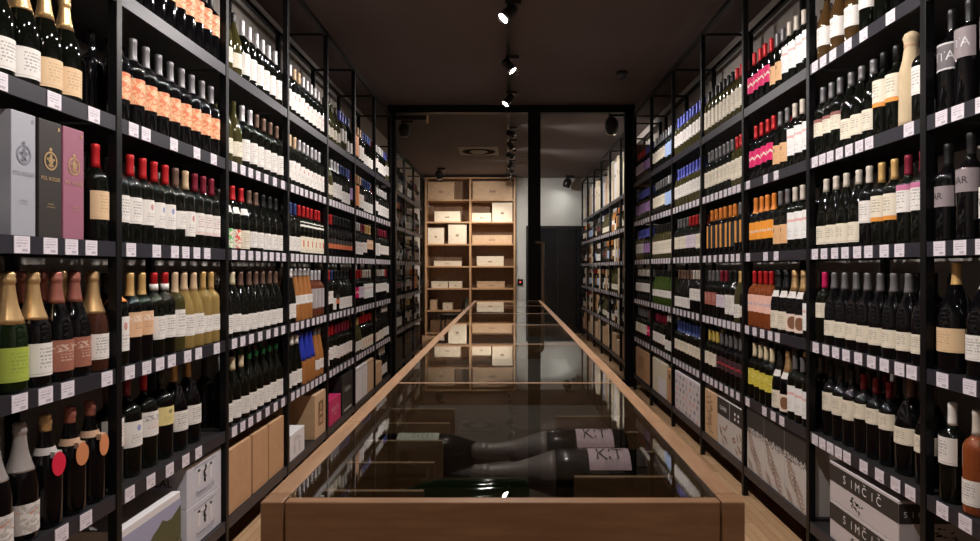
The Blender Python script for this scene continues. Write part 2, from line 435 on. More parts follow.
# code: shape, glass, label material or None, label z range, half angle, capsule, capsule start, words
B = {}
def bt(code, shape, glass, lab, z0, z1, cap, c0, look, half=1.35, extra=None):
    B[code] = dict(shape=shape, glass=glass, lab=lab, z0=z0, z1=z1, cap=cap, c0=c0, look=look, half=half, extra=extra)
L_white = LM('white', W); L_cream = LM('cream', CR); L_crest = LM('white_crest', W, 'crest', (.1,.08,.08), (.45,.06,.05)); L_blue = LM('white_blue_crest', W, 'crest', (.1,.08,.08), (.08,.12,.45))
L_art = LM('orange_art', (.76,.45,.25), 'art', (.70,.20,.09), (.80,.60,.45))
L_redtxt = LM('white_redtext', (.80,.80,.80), 'redtext', (.2,.2,.2), (.70,.12,.10))
L_tan = LM('tan', (.72,.43,.22), 'crest', (.3,.14,.06), (.18,.08,.04)); L_mag = LM('magenta', (.68,.0,.13), 'zig', (.85,.70,.62))
L_or = LM('orange', (.85,.33,.03), 'bigtext', (.75,.62,.5)); L_pink = LM('pink', (.84,.52,.44), 'bigtext', (.45,.40,.55))
L_yel = LM('yellow', (.66,.58,.10), 'art', (.58,.48,.05), (.78,.74,.35)); L_semi = LM('semi', (.80,.66,.58), 'semi', (.22,.10,.05))
L_pinkband = LM('pinkband', W, 'bandtop', (.1,.1,.1), (.50,.16,.30)); L_orband = LM('orangeband', CR, 'bandbot', (.1,.1,.1), (.70,.28,.04)); L_redband = LM('redband', CR, 'bandtop', (.1,.1,.1), (.25,.09,.08))
L_greenart = LM('greenart', (.75,.72,.62), 'art', (.12,.42,.12), (.80,.30,.15)); L_redart = LM('redart', (.76,.72,.62), 'art', (.70,.10,.06), (.60,.65,.40))
L_fig = LM('redfigure', (.78,.72,.58), 'figure', (.60,.05,.04)); L_grey = LM('greylabel', (.36,.33,.34), 'stripes', (.46,.43,.43)); L_lime = LM('lime', (.38,.47,.07), 'lines', (.2,.25,.05))
L_brick = LM('brick', (.32,.12,.08), 'engraving', (.75,.6,.5), (.75,.6,.5)); L_beige = LM('beige', (.70,.50,.30), 'lines', (.4,.25,.15)); L_diam = LM('diamond', (.50,.47,.45), 'art', (.75,.72,.70), (.62,.25,.15))
L_engr = LM('engraving', W, 'engraving', (.12,.12,.13), (.55,.2,.12)); L_ylsm = LM('yellow_small', (.74,.62,.28), 'crest', (.2,.15,.05), (.12,.1,.06))
L_linesred = LM('redline', W, 'bandbot', (.35,.06,.05), (.72,.60,.56)); L_darkred = LM('darkred', (.05,.02,.025), 'bigtext', (.65,.03,.06)); L_darkor = LM('darkorange', (.03,.022,.02), 'split', (.55,.14,.05))
L_orstripe = LM('orangestripe', (.02,.02,.02), 'stripes', (.70,.30,.06)); L_lav = LM('lavender', (.68,.60,.70)); L_lilac = LM('lilac', (.38,.22,.50)); L_sky = LM('sky', (.36,.50,.80), 'plain')
L_brr = LM('redbrown', (.34,.10,.08), 'lines', (.7,.5,.4)); L_ortall = LM('orangetall', (.78,.32,.12), 'plain'); L_peach = LM('peach', (.74,.50,.36), 'semi', (.80,.62,.45))
L_dgrey = LM('darkgrey', (.12,.11,.12), 'frame', (.55,.54,.56)); L_mgrey = LM('midgrey', (.26,.22,.235), 'plain'); L_kit = LM('pinklying', (.85,.58,.68), 'plain'); L_orpic = LM('tan_bird', (.70,.44,.27), 'engraving', (.85,.8,.75), (.3,.15,.1))

bt('orart','bdx','black',L_art,.075,.165,'grey',.232,'orange-patterned-label grey-capped bottle')
bt('orartb','bdx','black',L_art,.110,.200,'black',.232,'orange-patterned-label black-capped bottle')
bt('redw','bdx','dark',L_white,.070,.160,'red',.235,'red-capped white-label wine bottle')
bt('redtan','bdx','dark',L_beige,.070,.160,'red',.235,'red-capped bottle with tan label')
bt('redcr','bdx','dark',L_crest,.070,.160,'red',.235,'red-capped bottle with small red crest')
bt('redbl','bdx','dark',L_blue,.065,.158,'red',.235,'red-capped bottle with small blue crest')
bt('brnw','bdx','dark',L_white,.070,.140,'brown',.235,'brown-capped white-label wine bottle')
bt('tanlow','bdx','dark',L_crest,.045,.145,'tan',.235,'tan-capped bottle with low crested label')
bt('winew','bdx','dark',L_linesred,.055,.145,'wine',.235,'wine-red-capped white-label bottle')
bt('orcapw','bdx','dark',L_crest,.050,.165,'orange',.215,'orange-capped bottle with tall white label')
bt('goldbird','bdx','black',L_orpic,.090,.175,'gold',.232,'gold-capped bottle with tan picture label')
bt('rwcap','bdx','dark',L_white,.065,.150,'red',.250,'red-and-white-capped white-label bottle', extra='whitering')
bt('gwhite','bdx','olive',L_white,.060,.165,'tan',.232,'tan-capped olive glass white-label bottle')
bt('ywhite','bur','yellow',L_white,.055,.140,'tan',.235,'tan-capped pale yellow wine bottle')
bt('ywhiteg','bdx','yellow',L_white,.055,.125,'gold',.235,'gold-capped golden yellow wine bottle')
bt('magA','mag','dark',L_linesred,.130,.225,'brown',.280,'large brown-capped bottle, red-lined label')
bt('magB','mag','dark',L_blue,.105,.195,'wine',.280,'large wine-capped bottle, crested white label')
bt('magC','mag','dark',L_engr,.115,.205,'red',.280,'large red-capped bottle, engraved label')
bt('magD','mag','black',L_ylsm,.130,.200,'black',.280,'large black-capped bottle, yellow label')
bt('magE','magb','black',L_white,.080,.160,'gold',.275,'large gold-capped sloping-shoulder bottle')
bt('olivecr','bur','olive',L_cream,.040,.110,'none',.26,'olive glass cream-label bottle without capsule')
bt('olivedk','bur','olive',L_cream,.040,.110,'black',.262,'olive glass dark-capped cream-label bottle')
bt('silvtall','bdx','dark',L_white,.035,.140,'silver',.232,'silver-capped bottle with tall white label')
bt('brntall','bdx','dark',L_white,.035,.140,'brown',.240,'brown-capped bottle with tall white label')
bt('greenart','bur','dark',L_greenart,.010,.100,'gold',.245,'gold-capped bottle, green-art label', extra='necklabel')
bt('redart','bur','dark',L_redart,.010,.100,'red',.240,'red-capped bottle, red-art label', extra='necklabel')
bt('redcream','bur','dark',L_cream,.010,.100,'red',.240,'red-capped bottle, low cream label', extra='necklabel')
bt('burbrn','bur','dark',L_white,.020,.100,'brown',.240,'brown-capped sloping bottle, low white label')
bt('burblk','bur','dark',L_white,.015,.100,'black',.240,'black-capped sloping bottle, low white label')
bt('burcream','bur','dark',L_white,.025,.110,'cream',.248,'cream-capped sloping bottle, low white label')
bt('burgrey','bur','black',L_cream,.040,.105,'grey',.240,'grey-capped sloping bottle, low cream label')
bt('burgrnred','bur','dark',L_white,.020,.110,'green',.275,'dark sloping bottle with green-tipped cork')
bt('whtw','bdx','dark',L_white,.040,.140,'white',.240,'white-capped white-label wine bottle')
bt('silvred','bdx','dark',L_crest,.035,.140,'silver',.240,'silver-capped bottle, red-crested white label')
bt('tanred','bdx','dark',L_crest,.035,.150,'tan',.240,'tan-capped bottle, red-crested white label')
bt('navyw','bdx','dark',L_white,.020,.105,'navy',.240,'navy-capped white-label bottle')
bt('redfig','bdx','dark',L_fig,.015,.115,'red',.240,'red-capped bottle, cream red-figure label', extra='necklabel')
bt('whtlow','flute','dark',L_white,.030,.115,'white',.270,'white-capped slender bottle, white label')
bt('roselab','flute','orange',L_white,.105,.160,'silver',.275,'silver-capped orange wine bottle, white label')
bt('greytall','bdx','rose',L_grey,.060,.190,'silver',.245,'silver-capped pink wine bottle, grey label')
bt('blueamb','flute','orange',None,0,0,'cobalt',.150,'orange wine bottle with cobalt-blue top')
bt('ambwht','flute','orange',L_white,.050,.115,'grey',.280,'grey-capped orange wine bottle, white label')
# right rows
bt('nta','tall','black',L_dgrey,.130,.215,'black',.26,'black bottle with silver-framed dark label', extra='NTA')
bt('ntag','tall','black',L_mgrey,.145,.235,'black',.26,'black bottle with plain grey lettered label', extra='NTA')
bt('ars','bdx','black',L_mgrey,.110,.175,'black',.235,'slim black bottle with grey lettered label', extra='AR')
bt('arl','tall','black',L_mgrey,.145,.215,'black',.26,'big black bottle with grey lettered label', extra='IAR')
bt('arw','tall','black',L_white,.060,.150,'black',.26,'black-capped bottle with white lettered label', extra='W')
bt('tanblk','magb','black',L_beige,.065,.140,'gold',.275,'large gold-capped bottle with tan label')
bt('whtbig','magb','black',L_white,.055,.130,'white',.265,'large white-capped bottle with white label')
bt('whtcapw','bdx','dark',L_white,.120,.205,'white',.240,'white-capped dark bottle, high white label')
bt('roselow','bdx','redrose',L_white,.030,.105,'beige',.235,'beige-capped red rose wine bottle')
bt('ambw','bur','amber',L_white,.060,.140,'black',.262,'amber glass bottle with white label')
bt('drkw','bdx','dark',L_white,.090,.185,'black',.240,'black-capped bottle with white label')
bt('drkn','bdx','black',None,0,0,'black',.240,'plain black wine bottle')
bt('goldbase','bdx','dark',L_orband,.105,.205,'black',.250,'black-capped bottle, gold-banded cream label')
bt('burcr','bur','dark',L_cream,.035,.115,'grey',.250,'grey-capped sloping bottle, cream label')
bt('redbnd','bdx','dark',L_redband,.090,.165,'grey',.240,'grey-capped bottle, dark-banded cream label')
bt('pinkbnd','bdx','dark',L_pinkband,.110,.205,'wine',.240,'wine-capped bottle, pink-banded white label')
bt('orbnd','bdx','dark',L_orband,.090,.185,'gold',.235,'gold-capped bottle, orange-banded cream label')
bt('bdxw','bdx','black',L_white,.090,.175,'beige',.245,'beige-capped bottle, high white label')
bt('burbeige','bur','dark',L_cream,.020,.100,'beige',.250,'beige-capped sloping bottle, low cream label')
bt('winethin','bdx','dark',L_cream,.110,.175,'magenta',.240,'magenta-capped bottle with small cream label')
bt('redmid','bdx','black',L_cream,.135,.195,'wine',.250,'wine-capped black bottle, cream label')  # red capsule made darker: shade of the shelf above put into its colour
bt('greymid','bdx','black',L_cream,.110,.190,'black',.250,'black-capped black bottle, cream label')  # grey capsule made black: shelf shade put into its colour
bt('burdk','magb','black',L_cream,.110,.170,'brown',.275,'large brown-capped sloping bottle, low label')
bt('wred','bdx','dark',L_redtxt,.055,.185,'beige',.240,'beige-capped bottle, tall red-lettered label')
bt('tanbr','bdx','dark',L_tan,.040,.135,'grey',.235,'grey-capped bottle with tan label')
bt('mag','bdx','black',L_mag,.075,.165,'red',.235,'red-capped bottle with magenta label')
bt('oran','bdx','black',L_or,.075,.170,'orange',.222,'orange-capped bottle with orange label')
bt('rosepk','bdx','redrose',L_pink,.085,.180,'red',.240,'red-capped rose wine bottle, pink label')
bt('chgold','champ','black',L_semi,.020,.105,'goldfoil',.215,'gold-foiled bottle, pink semicircle label', extra='necklabel')
bt('chblack','champ','black',L_cream,.020,.110,'black',.215,'black-foiled sparkling bottle, cream label', extra='necklabel')
bt('wredlow','bdx','dark',L_redtxt,.040,.165,'grey',.240,'grey-capped bottle, white red-marked label')
bt('yel','bdx','dark',L_yel,.080,.170,'cream',.235,'cream-capped bottle with yellow label')
bt('creamtall','bdx','olive',L_cream,.045,.160,'black',.240,'black-capped bottle, tall cream label')
bt('creamred','bdx','olive',L_cream,.045,.165,'red',.235,'red-capped bottle, tall cream label')
bt('creamgrey','bdx','dark',L_cream,.060,.165,'grey',.235,'grey-capped bottle, cream label')
bt('orstr','bdx','black',L_orstripe,.050,.200,'orange',.235,'orange-capped bottle, orange-striped label')
bt('orstrg','bdx','black',L_orstripe,.070,.200,'grey',.235,'grey-capped bottle, orange-striped label')
bt('burgold','bur','olive',L_white,.030,.110,'gold',.240,'gold-capped sloping bottle, white label')
bt('talwht','bdx','dark',L_white,.040,.160,'black',.240,'black-capped bottle, tall narrow white label', half=.9)
bt('lavw','bdx','dark',L_lav,.075,.155,'wine',.240,'wine-capped bottle, pale lavender label')
bt('brred','bdx','dark',L_brr,.080,.165,'grey',.240,'grey-capped bottle, red-brown label')
bt('drkred','bdx','black',L_darkred,.085,.165,'grey',.235,'grey-capped bottle, dark red-lettered label')
bt('goldw','bdx','dark',L_cream,.080,.165,'yellow',.235,'yellow-capped bottle, cream label')
bt('bluew','bdx','olive',L_white,.070,.165,'blue',.225,'blue-capped bottle, white label')
bt('redpk','bdx','dark',L_lav,.070,.165,'red',.235,'red-capped bottle, lavender label')
bt('greycr','bdx','dark',L_cream,.070,.165,'grey',.235,'grey-capped bottle, plain cream label')
bt('navyc','bdx','dark',L_cream,.080,.160,'navy',.225,'navy-capped bottle, cream label')
bt('lilac','bdx','dark',L_lilac,.070,.160,'blue',.230,'blue-capped bottle, lilac label')
bt('sky','bdx','dark',L_sky,.055,.165,'silver',.240,'silver-capped bottle, sky-blue label')
bt('grnw','bur','green',L_white,.070,.130,'black',.250,'green glass bottle, white label')
bt('ortall','bdx','black',L_ortall,.040,.210,'orange',.235,'bottle with tall orange label')
bt('redorg','bdx','black',L_darkor,.060,.130,'red',.235,'red-capped bottle, dark label')
bt('blkorg','bdx','black',L_darkor,.060,.130,'black',.235,'black-capped bottle, dark label')
# sparkling bottles in the first rack on the left
bt('chw','champ','dark',L_white,.018,.100,'goldfoil',.205,'gold-foiled sparkling bottle, white label')
bt('chtan','champ','dark',L_beige,.018,.100,'goldfoil',.215,'gold-foiled sparkling bottle, tan label')
bt('chlime','champ','darkgreen',L_lime,.030,.120,'goldfoil',.180,'gold-foiled sparkling bottle, lime-green label')
bt('chwh','champ','black',L_white,.030,.120,'goldfoil',.185,'gold-foiled sparkling bottle, grey-white label')
bt('chrose','champ','black',L_brick,.030,.120,'rosefoil',.225,'rose-foiled sparkling bottle, brick-red label')
bt('chgw','champ','darkrose',L_white,.040,.120,'goldfoil',.185,'gold-foiled pink sparkling bottle, white label')
bt('chsil','champ','black',L_diam,.025,.105,'silverfoil',.188,'silver-foiled sparkling bottle, diamond-pattern label')
bt('chheart','champ','black',None,0,0,'goldfoil',.270,'black sparkling bottle with red heart tag', extra='heartred')
bt('chheartt','champ','black',None,0,0,'rosefoil',.270,'black sparkling bottle with orange heart tag', extra='hearttan')

_mesh = {}
M_heartr = mat('red_tag_card', (.72,.02,.06), .5); M_heartt = mat('orange_tag_card', (.66,.25,.11), .5); M_ribbon = mat('ribbon_tan', (.52,.33,.22), .6); M_ribw = mat('ribbon_pale', (.5,.46,.45), .6)
def body_geo(mb, sh, seg, mi, c=(0,0,0)):
    mb.lathe(SHAPES[sh][0], seg, mi, c)
def capsule_prof(sh, c0):
    prof, H = SHAPES[sh]; out = []
    zs = [c0] + [z for r, z in prof if z > c0+.002]
    for z in zs: out.append((r_at(prof, z)+.0009, z))
    out.append((out[-1][0]*.8, H+.0012))
    return out
def add_label(mb, s, mi, c=(0,0,0), rot=0., seg=12):
    b = B[s]; r = SHAPES[b['shape']][0][3][0]+.0009
    mb.arc(r, b['z0'], b['z1'], b['half'], seg, mi, c, rot)
def neck_geo(mb, b, mi, c=(0,0,0), rot=0., seg=8):
    prof = SHAPES[b['shape']][0]; H = SHAPES[b['shape']][1]
    z0, z1 = H*.57, H*.67
    i = len(mb.v); half = 1.0
    for k in range(seg+1):
        a = rot-half+2*half*k/seg
        for z in (z0, z1):
            r = r_at(prof, z)+.0012; mb.v.append((c[0]+r*math.cos(a), c[1]+r*math.sin(a), c[2]+z))
    for k in range(seg):
        a = i+2*k; mb.face([a,a+2,a+3,a+1], mi, [(k/seg,0),((k+1)/seg,0),((k+1)/seg,1),(k/seg,1)], True)
def bottle_meshes(code):
    if code in _mesh: return _mesh[code]
    b = B[code]; sh = b['shape']; prof, H = SHAPES[sh]
    parts = []
    k = ('body', sh, b['glass'])
    if k not in _mesh:
        mb = MB(); body_geo(mb, sh, 24, 0); _mesh[k] = mb.mesh('glass_body', [GLASS[b['glass']]])
    parts.append(('glass_body', _mesh[k], None))
    if b['lab']:
        mb = MB(); add_label(mb, code, 0, seg=16); parts.append(('paper_label', mb.mesh('paper_label', [b['lab']]), None))
    if CAPS.get(b['cap']):
        k = ('cap', sh, b['cap'], b['c0'])
        if k not in _mesh:
            mb = MB(); mb.lathe(capsule_prof(sh, b['c0']), 20, 0, cap=True); _mesh[k] = mb.mesh('foil_capsule', [CAPS[b['cap']]])
        parts.append(('foil_capsule', _mesh[k], None))
    e = b['extra']
    if e == 'necklabel':
        mb = MB(); neck_geo(mb, b, 0); parts.append(('neck_label', mb.mesh('neck_label', [L_white]), None))
    elif e == 'whitering':
        mb = MB(); mb.lathe([(.0150,.244),(.0150,.268)], 16, 0); parts.append(('neck_band', mb.mesh('neck_band', [CAPS['white']]), None))
    elif e in ('heartred', 'hearttan'):
        mm = M_heartr if e == 'heartred' else M_heartt; rb = M_ribw if e == 'heartred' else M_ribbon
        mb = MB(); mb.lathe([(r_at(prof,.205)+.0015,.205),(r_at(prof,.225)+.0015,.225)], 18, 0, cap=False); mb.box(.030,.045,-.012,.012,.196,.214)
        parts.append(('ribbon', mb.mesh('ribbon', [rb]), None))
        mb = MB(); n = 20
        for xx in (.0455, .0475):
            mb.poly([(xx, .022*math.sin(2*PI*q/n)*(1 if math.cos(2*PI*q/n) < .6 else .9), .178+.034*math.cos(2*PI*q/n)) for q in range(n)])
        for q in range(n):
            q2 = (q+1) % n; mb.face([q, q2, n+q2, n+q])
        parts.append(('heart_tag', mb.mesh('heart_tag', [mm]), None))
    elif e in ('NTA', 'AR', 'IAR', 'W'):
        r = prof[3][0]+.0016; mb = MB(); zc = (b['z0']+b['z1'])/2
        put_text(mb, e, .030 if e != 'NTA' else .040, lambda x, y: (r*math.cos(x/r), r*math.sin(x/r), zc+y))
        parts.append(('lettering', mb.mesh('lettering', [MATS['capsule_silver'] if e == 'NTA' else M_ink]), 'paper_label'))
    elif e == 'KIT':
        r = prof[3][0]+.0026; mb = MB(); zc = (b['z0']+b['z1'])/2
        put_text(mb, e, .034, lambda x, y: (r*math.cos((y*1.25-.020)/r), r*math.sin((y*1.25-.020)/r), zc-x))
        parts.append(('lettering', mb.mesh('lettering', [M_darkc]), 'paper_label'))
    _mesh[code] = parts
    return parts

def make_bottle(name, code, loc, face, label, group=None, cat='wine bottle', tilt=None):
    """face: angle the label looks towards"""
    root = thing(name, label, cat, loc, face, group)
    if tilt is not None: root.rotation_mode = 'XYZ'; root.rotation_euler = tilt
    made = {}
    for n, me, par in bottle_meshes(code):
        made[n] = link(n, me, made[par] if par else root)
    return root

# ---------------------------------------------------------------- what stands on the shelves, near end first
ROWS = {}
def row(side, bay, lvl, *runs, **kw): ROWS[(side, bay, lvl)] = (runs, kw)
Lf, Rt = -1, 1
# left wall
row(Lf,1,0,('orartb',10)); row(Lf,1,1,('orart',9))
row(Lf,1,2,('redw',1),('redw',1),('redcr',1),('redbl',2),('brnw',1),('tanlow',1),('winew',3))
row(Lf,1,3,('orcapw',1),('goldbird',2),('rwcap',2),('gwhite',1),('ywhite',2),('ywhiteg',2))
row(Lf,1,4,('magA',1),('magB',1),('magC',1),('magD',1),('magE',2), end=.10, setback=.03)
row(Lf,2,0,('olivedk',2),('silvtall',6), end=.02); row(Lf,2,1,('olivecr',2),('silvtall',2),('brntall',4))
row(Lf,2,2,('greenart',1),('redart',1),('redcream',1),('burbrn',2),('burblk',3)); row(Lf,2,3,('burcream',2),('burbrn',6)); row(Lf,2,4,('burcream',3),('burgrnred',5))
row(Lf,3,0,('whtw',1),('silvred',1),('tanred',2),('silvred',5)); row(Lf,3,1,('whtw',1),('tanred',2),('silvred',6))
row(Lf,3,2,('navyw',3),('redfig',6)); row(Lf,3,3,('whtlow',2),('roselab',4),('greytall',3)); row(Lf,3,4,('whtlow',3),('blueamb',3),('ambwht',2))
row(Lf,4,0,('olivecr',4),('bluew',2),('navyw',2)); row(Lf,4,1,('olivecr',2),('silvtall',3),('navyw',3),('lilac',1)); row(Lf,4,2,('redorg',3),('blkorg',6))
row(Lf,4,3,('redcr',2),('navyw',1),('blkorg',1),('burblk',4)); row(Lf,4,4,('tanred',1),('redcr',2),('winew',5))
row(Lf,5,0,('ortall',2),('tanred',2),('navyw',4)); row(Lf,5,1,('ortall',2),('tanred',2),('navyw',4)); row(Lf,5,2,('silvred',4),('winew',2),('goldbird',3)); row(Lf,5,3,('mag',2),('redpk',2),('wred',4)); row(Lf,5,4,('burgold',3),('redfig',5))
row(Lf,6,0,('redcr',2),('whtw',4),('bluew',2)); row(Lf,6,1,('redcr',2),('whtw',5)); row(Lf,6,2,('talwht',3),('winew',5)); row(Lf,6,3,('bdxw',6),('redcr',1)); row(Lf,6,4,('chgold',2),('chblack',2),('whtlow',3))
# right wall
row(Rt,0,0,('drkw',4), start=.45); row(Rt,0,1,('ntag',2),('nta',1), ys=[1.875,1.985,2.065]); row(Rt,0,2,('arw',1),('arl',1),('ars',1), ys=[1.875,1.975,2.075]); row(Rt,0,3,('whtbig',1),('tanblk',1), ys=[1.93,2.06]); row(Rt,0,4,('roselow',1),('whtcapw',1), ys=[1.95,2.06])
row(Rt,1,0,('drkn',2),('drkw',2),('ambw',3)); row(Rt,1,1,('drkw',1),('JUTE',1),('goldbase',2),('burcr',3),('redbnd',3)); row(Rt,1,2,('pinkbnd',2),('orbnd',2),('bdxw',1),('burbeige',4))
row(Rt,1,3,('burgrey',8),('winethin',1)); row(Rt,1,4,('burdk',2),('redmid',3),('greymid',3), setback=.026)
row(Rt,2,0,('wred',4),('tanbr',2),('mag',4)); row(Rt,2,1,('wred',3),('tanbr',2),('mag',4), end=.02); row(Rt,2,2,('wred',3),('tanbr',2),('oran',4), end=.02)
row(Rt,2,3,('wredlow',1),('chgold',2),('chblack',2),('rosepk',4)); row(Rt,2,4,('wredlow',3),('chgold',1),('chblack',1),('yel',4))
row(Rt,3,0,('creamred',3),('creamtall',7)); row(Rt,3,1,('creamred',3),('creamgrey',7)); row(Rt,3,2,('orstrg',2),('orstr',6), end=.05); row(Rt,3,3,('burgrey',1),('burgold',1),('talwht',2),('lavw',2),('brred',3)); row(Rt,3,4,('drkred',6),('goldw',3))
row(Rt,4,0,('bluew',9)); row(Rt,4,1,('bluew',9)); row(Rt,4,2,('creamgrey',2),('redpk',3),('greycr',4)); row(Rt,4,3,('bdxw',4),('burbrn',5)); row(Rt,4,4,('navyc',9))
row(Rt,5,0,('sky',3),('greycr',5)); row(Rt,5,1,('sky',3),('greycr',5)); row(Rt,5,2,('creamtall',9)); row(Rt,5,3,('grnw',8)); row(Rt,5,4,('whtlow',3),('winew',5))
row(Rt,6,0,('lilac',4),('redpk',4)); row(Rt,6,1,('lilac',8)); row(Rt,6,2,('lilac',4),('bluew',4)); row(Rt,6,3,('bdxw',8)); row(Rt,6,4,('mag',2),('greycr',5))
# sparkling wine and gift boxes in the first rack on the left
row(Lf,0,1,('chw',1),('chw',1),('chw',1),('chtan',2), ys=[1.59,1.682,1.770,1.860,1.948]); row(Lf,0,3,('chlime',1),('chwh',1),('chrose',2),('chgw',1), ys=[1.725,1.818,1.906,1.992,2.078])
row(Lf,0,4,('chsil',2),('chheart',1),('chheartt',2), ys=[1.672,1.765,1.868,1.967,2.062]); row(Lf,0,2,('redtan',1), ys=[2.078], setback=.0)

ENTRIES = []    # (y, name, code, loc, face, label, group)
tags_by_rack = {}
for (side, bay, lvl), (runs, kw) in ROWS.items():
    y0 = BAYS[bay]; xf = AL if side < 0 else AR_
    seq = [c for c, n in runs for _ in range(n)]
    a = y0+.028+kw.get('start',0); e = y0+BAY-.024-kw.get('end',0)
    rad = [(.042 if c == 'JUTE' else SHAPES[B[c]['shape']][0][3][0]) for c in seq]
    if 'ys' in kw: ys = kw['ys']
    else:
        gap = ((e-a) - 2*sum(rad))/max(1, len(seq)); gap = max(gap, .0006)
        ys = []; p = a+gap*.5
        for r in rad: ys.append(p+r); p += 2*r+gap
    dist = {}
    for i, (c, y) in enumerate(zip(seq, ys)):
        if bay == 0:
            order = ORD[len(seq)-1-i] + ' from far post'
        else: order = ORD[i] + ' from near post'
        r = rad[i]
        wall = 'left-wall' if side < 0 else 'right-wall'
        where = f'{order}, {SHELF[lvl]} shelf, {ORD[bay]} {wall} rack'
        x = xf + side*(.009 + r + kw.get('setback', 0) + random.uniform(0,.004))
        face = (PI if side > 0 else 0) + random.uniform(-.14,.14) + (-side)*(-.10)
        ENTRIES.append((y, bay, side, lvl, c, (x, y + random.uniform(-.0002,.0002), Z(LEVELS[lvl])+.0003), face, where))
    # price tags: one under each run and one per two or three bottles
    L = BAY; ts = []
    if bay == 0: ts = [(y-y0)/L for y in ys][::1]
    else:
        p = 0
        for c, n in runs:
            m = max(1, round(n/1.15)) if bay >= 2 else max(1, round(n/1.3))
            for q in range(m): ts.append((p+(q+.5)*n/m)/len(seq))
            p += n
    if (side, bay, lvl) == (Lf,1,0): ts = []
    if (side, bay, lvl) == (Lf,1,1): ts = [.07,.17,.42,.66,.86]
    if side > 0 and bay == 2: ts = [.42,.60,.93] if lvl in (1,2) else ([.40,.52,.66,.80,.95] if lvl == 3 else [.33,.47,.62,.94])
    if lvl == 0 and bay >= 2: ts = []
    tags_by_rack.setdefault((side, bay), {})[lvl] = [min(.97, max(.03, t)) for t in ts]
T = tags_by_rack
T[(Lf,0)].update({1: [.38,.64,.87], 2: [.48,.62,.735,.853], 3: [.47,.595,.713,.955], 4: [.68,.82]})
T[(Lf,1)].update({2: [.05,.26,.43,.54,.66,.78], 3: [.04,.175,.29,.40,.56,.68,.90], 4: [.04,.21,.38,.54,.68]})
T[(Rt,1)].update({0: [.20,.43,.58,.74,.85,.95], 1: [.06,.38,.47,.57,.67,.77,.86,.95], 2: [.13,.25,.385,.49,.61,.72,.84,.95], 3: [.04,.13,.25,.36,.48,.60,.71,.82,.94], 4: [.05,.16,.29,.43,.59,.68,.77,.86,.95]})

# second row behind the front bottles and everything beyond the 300 nearest goes into one mass
wine = sorted([e for e in ENTRIES if e[4] != 'JUTE' and not B[e[4]]['shape'] == 'champ'], key=lambda e: (e[0]))
near = set(id(e) for e in wine[:296])
bt('drkb','bdx','black',None,0,0,'none',.240,'')
def kw_back(e): return False
class Mass:
    def __init__(s): s.mb = MB(); s.mats = []; s.idx = {}
    def mi(s, m):
        if m.name not in s.idx: s.idx[m.name] = len(s.mats); s.mats.append(m)
        return s.idx[m.name]
    def bottle(s, code, loc, face, seg=12, label=True):
        b = B[code]; s.mb.lathe(SHAPES[b['shape']][0], seg, s.mi(GLASS[b['glass']]), loc)
        if CAPS.get(b['cap']): s.mb.lathe(capsule_prof(b['shape'], b['c0']), seg, s.mi(CAPS[b['cap']]), loc)
        if b['lab'] and label: add_label(s.mb, code, s.mi(b['lab']), loc, face, 8)
mass = Mass()
GROUPS = {Lf: 'wine bottles on the left-wall racks', Rt: 'wine bottles on the right-wall racks'}
def words(n): return n
for e in ENTRIES:
    y, bay, side, lvl, c, loc, face, where = e
    if c == 'JUTE':
        t = thing('wrapped_bottle', 'bottle wrapped in crumpled tan paper, '+where, 'wine bottle', loc, face)
        rnd = random.Random(3); prof = [(.030,0),(.039,.004),(.040,.02),(.0395,.10),(.040,.17),(.038,.190),(.033,.212),(.027,.235),(.0235,.262),(.0205,.285),(.0245,.302),(.0265,.313),(.021,.325),(.010,.332)]
        mb = MB(); mb.lathe(prof, 32, 0)
        mb.v = [(x*(1+rnd.uniform(-.05,.05)), yv*(1+rnd.uniform(-.05,.05)), zv+rnd.uniform(-.001,.001)*(zv > .01)) for x, yv, zv in mb.v]
        mb.build('paper_wrap', wood('wrapping_paper', (.62,.50,.33), (.50,.39,.24), (4,4,1.5), .8), t)
        mb = MB(); mb.lathe([(.0228,.280),(.0235,.284),(.0228,.288)], 20, 0, cap=False); mb.build('string_tie', M_ribbon, t)
        continue
    b = B[c]
    if b['shape'] == 'champ':
        if bay <= 3: make_bottle('sparkling_wine_bottle', c, loc, face, b['look']+', '+where, 'sparkling wine bottles on the racks', 'wine bottle')
        else: mass.bottle(c, loc, face)
    elif id(e) in near:
        make_bottle('wine_bottle', c, loc, face, b['look']+', '+where, GROUPS[side])
    else: mass.bottle(c, loc, face)
    # the bottle standing behind it
    if bay >= 1 and not b['shape'].startswith('mag') and (random.random() < .85):
        mass.bottle(c if random.random() < .25 else 'drkb', (loc[0]+side*(.100 if kw_back(e) else .088), loc[1]+random.uniform(-.001,.001), loc[2]), face, 10, False)
    if bay == 0 and side < 0 and lvl == 3: mass.bottle(c, (loc[0]+side*.10, loc[1]+.0, loc[2]), face, 10, False)

# racks themselves
nm = {Lf: 'left-side', Rt: 'right-side'}
what = {(Lf,0): 'holding gift boxes and sparkling wine', (Lf,1): 'with orange-labelled bottles up high', (Lf,2): 'above three plain kraft boxes', (Lf,3): 'above a small white box', (Lf,4): 'above a magenta box', (Lf,5): 'above white and tan cartons', (Lf,6): 'beside the glass partition',
        (Rt,0): 'with grey lettered bottles', (Rt,1): 'above black and white lettered boxes', (Rt,2): 'with magenta and orange labels', (Rt,3): 'above two dark-topped cartons', (Rt,4): 'with blue-capped bottles', (Rt,5): 'with green bottles', (Rt,6): 'beside the glass partition'}
for side in (Lf, Rt):
    for k in range(7):
        make_rack(side, k, AL if side < 0 else AR_, BAYS[k], BAYS[k]+BAY, f'black steel wine rack {what[(side,k)]}, {ORD[k]} along {nm[side]} wall', tags_by_rack.get((side,k), {}), LEVELS, last=(k == 6))

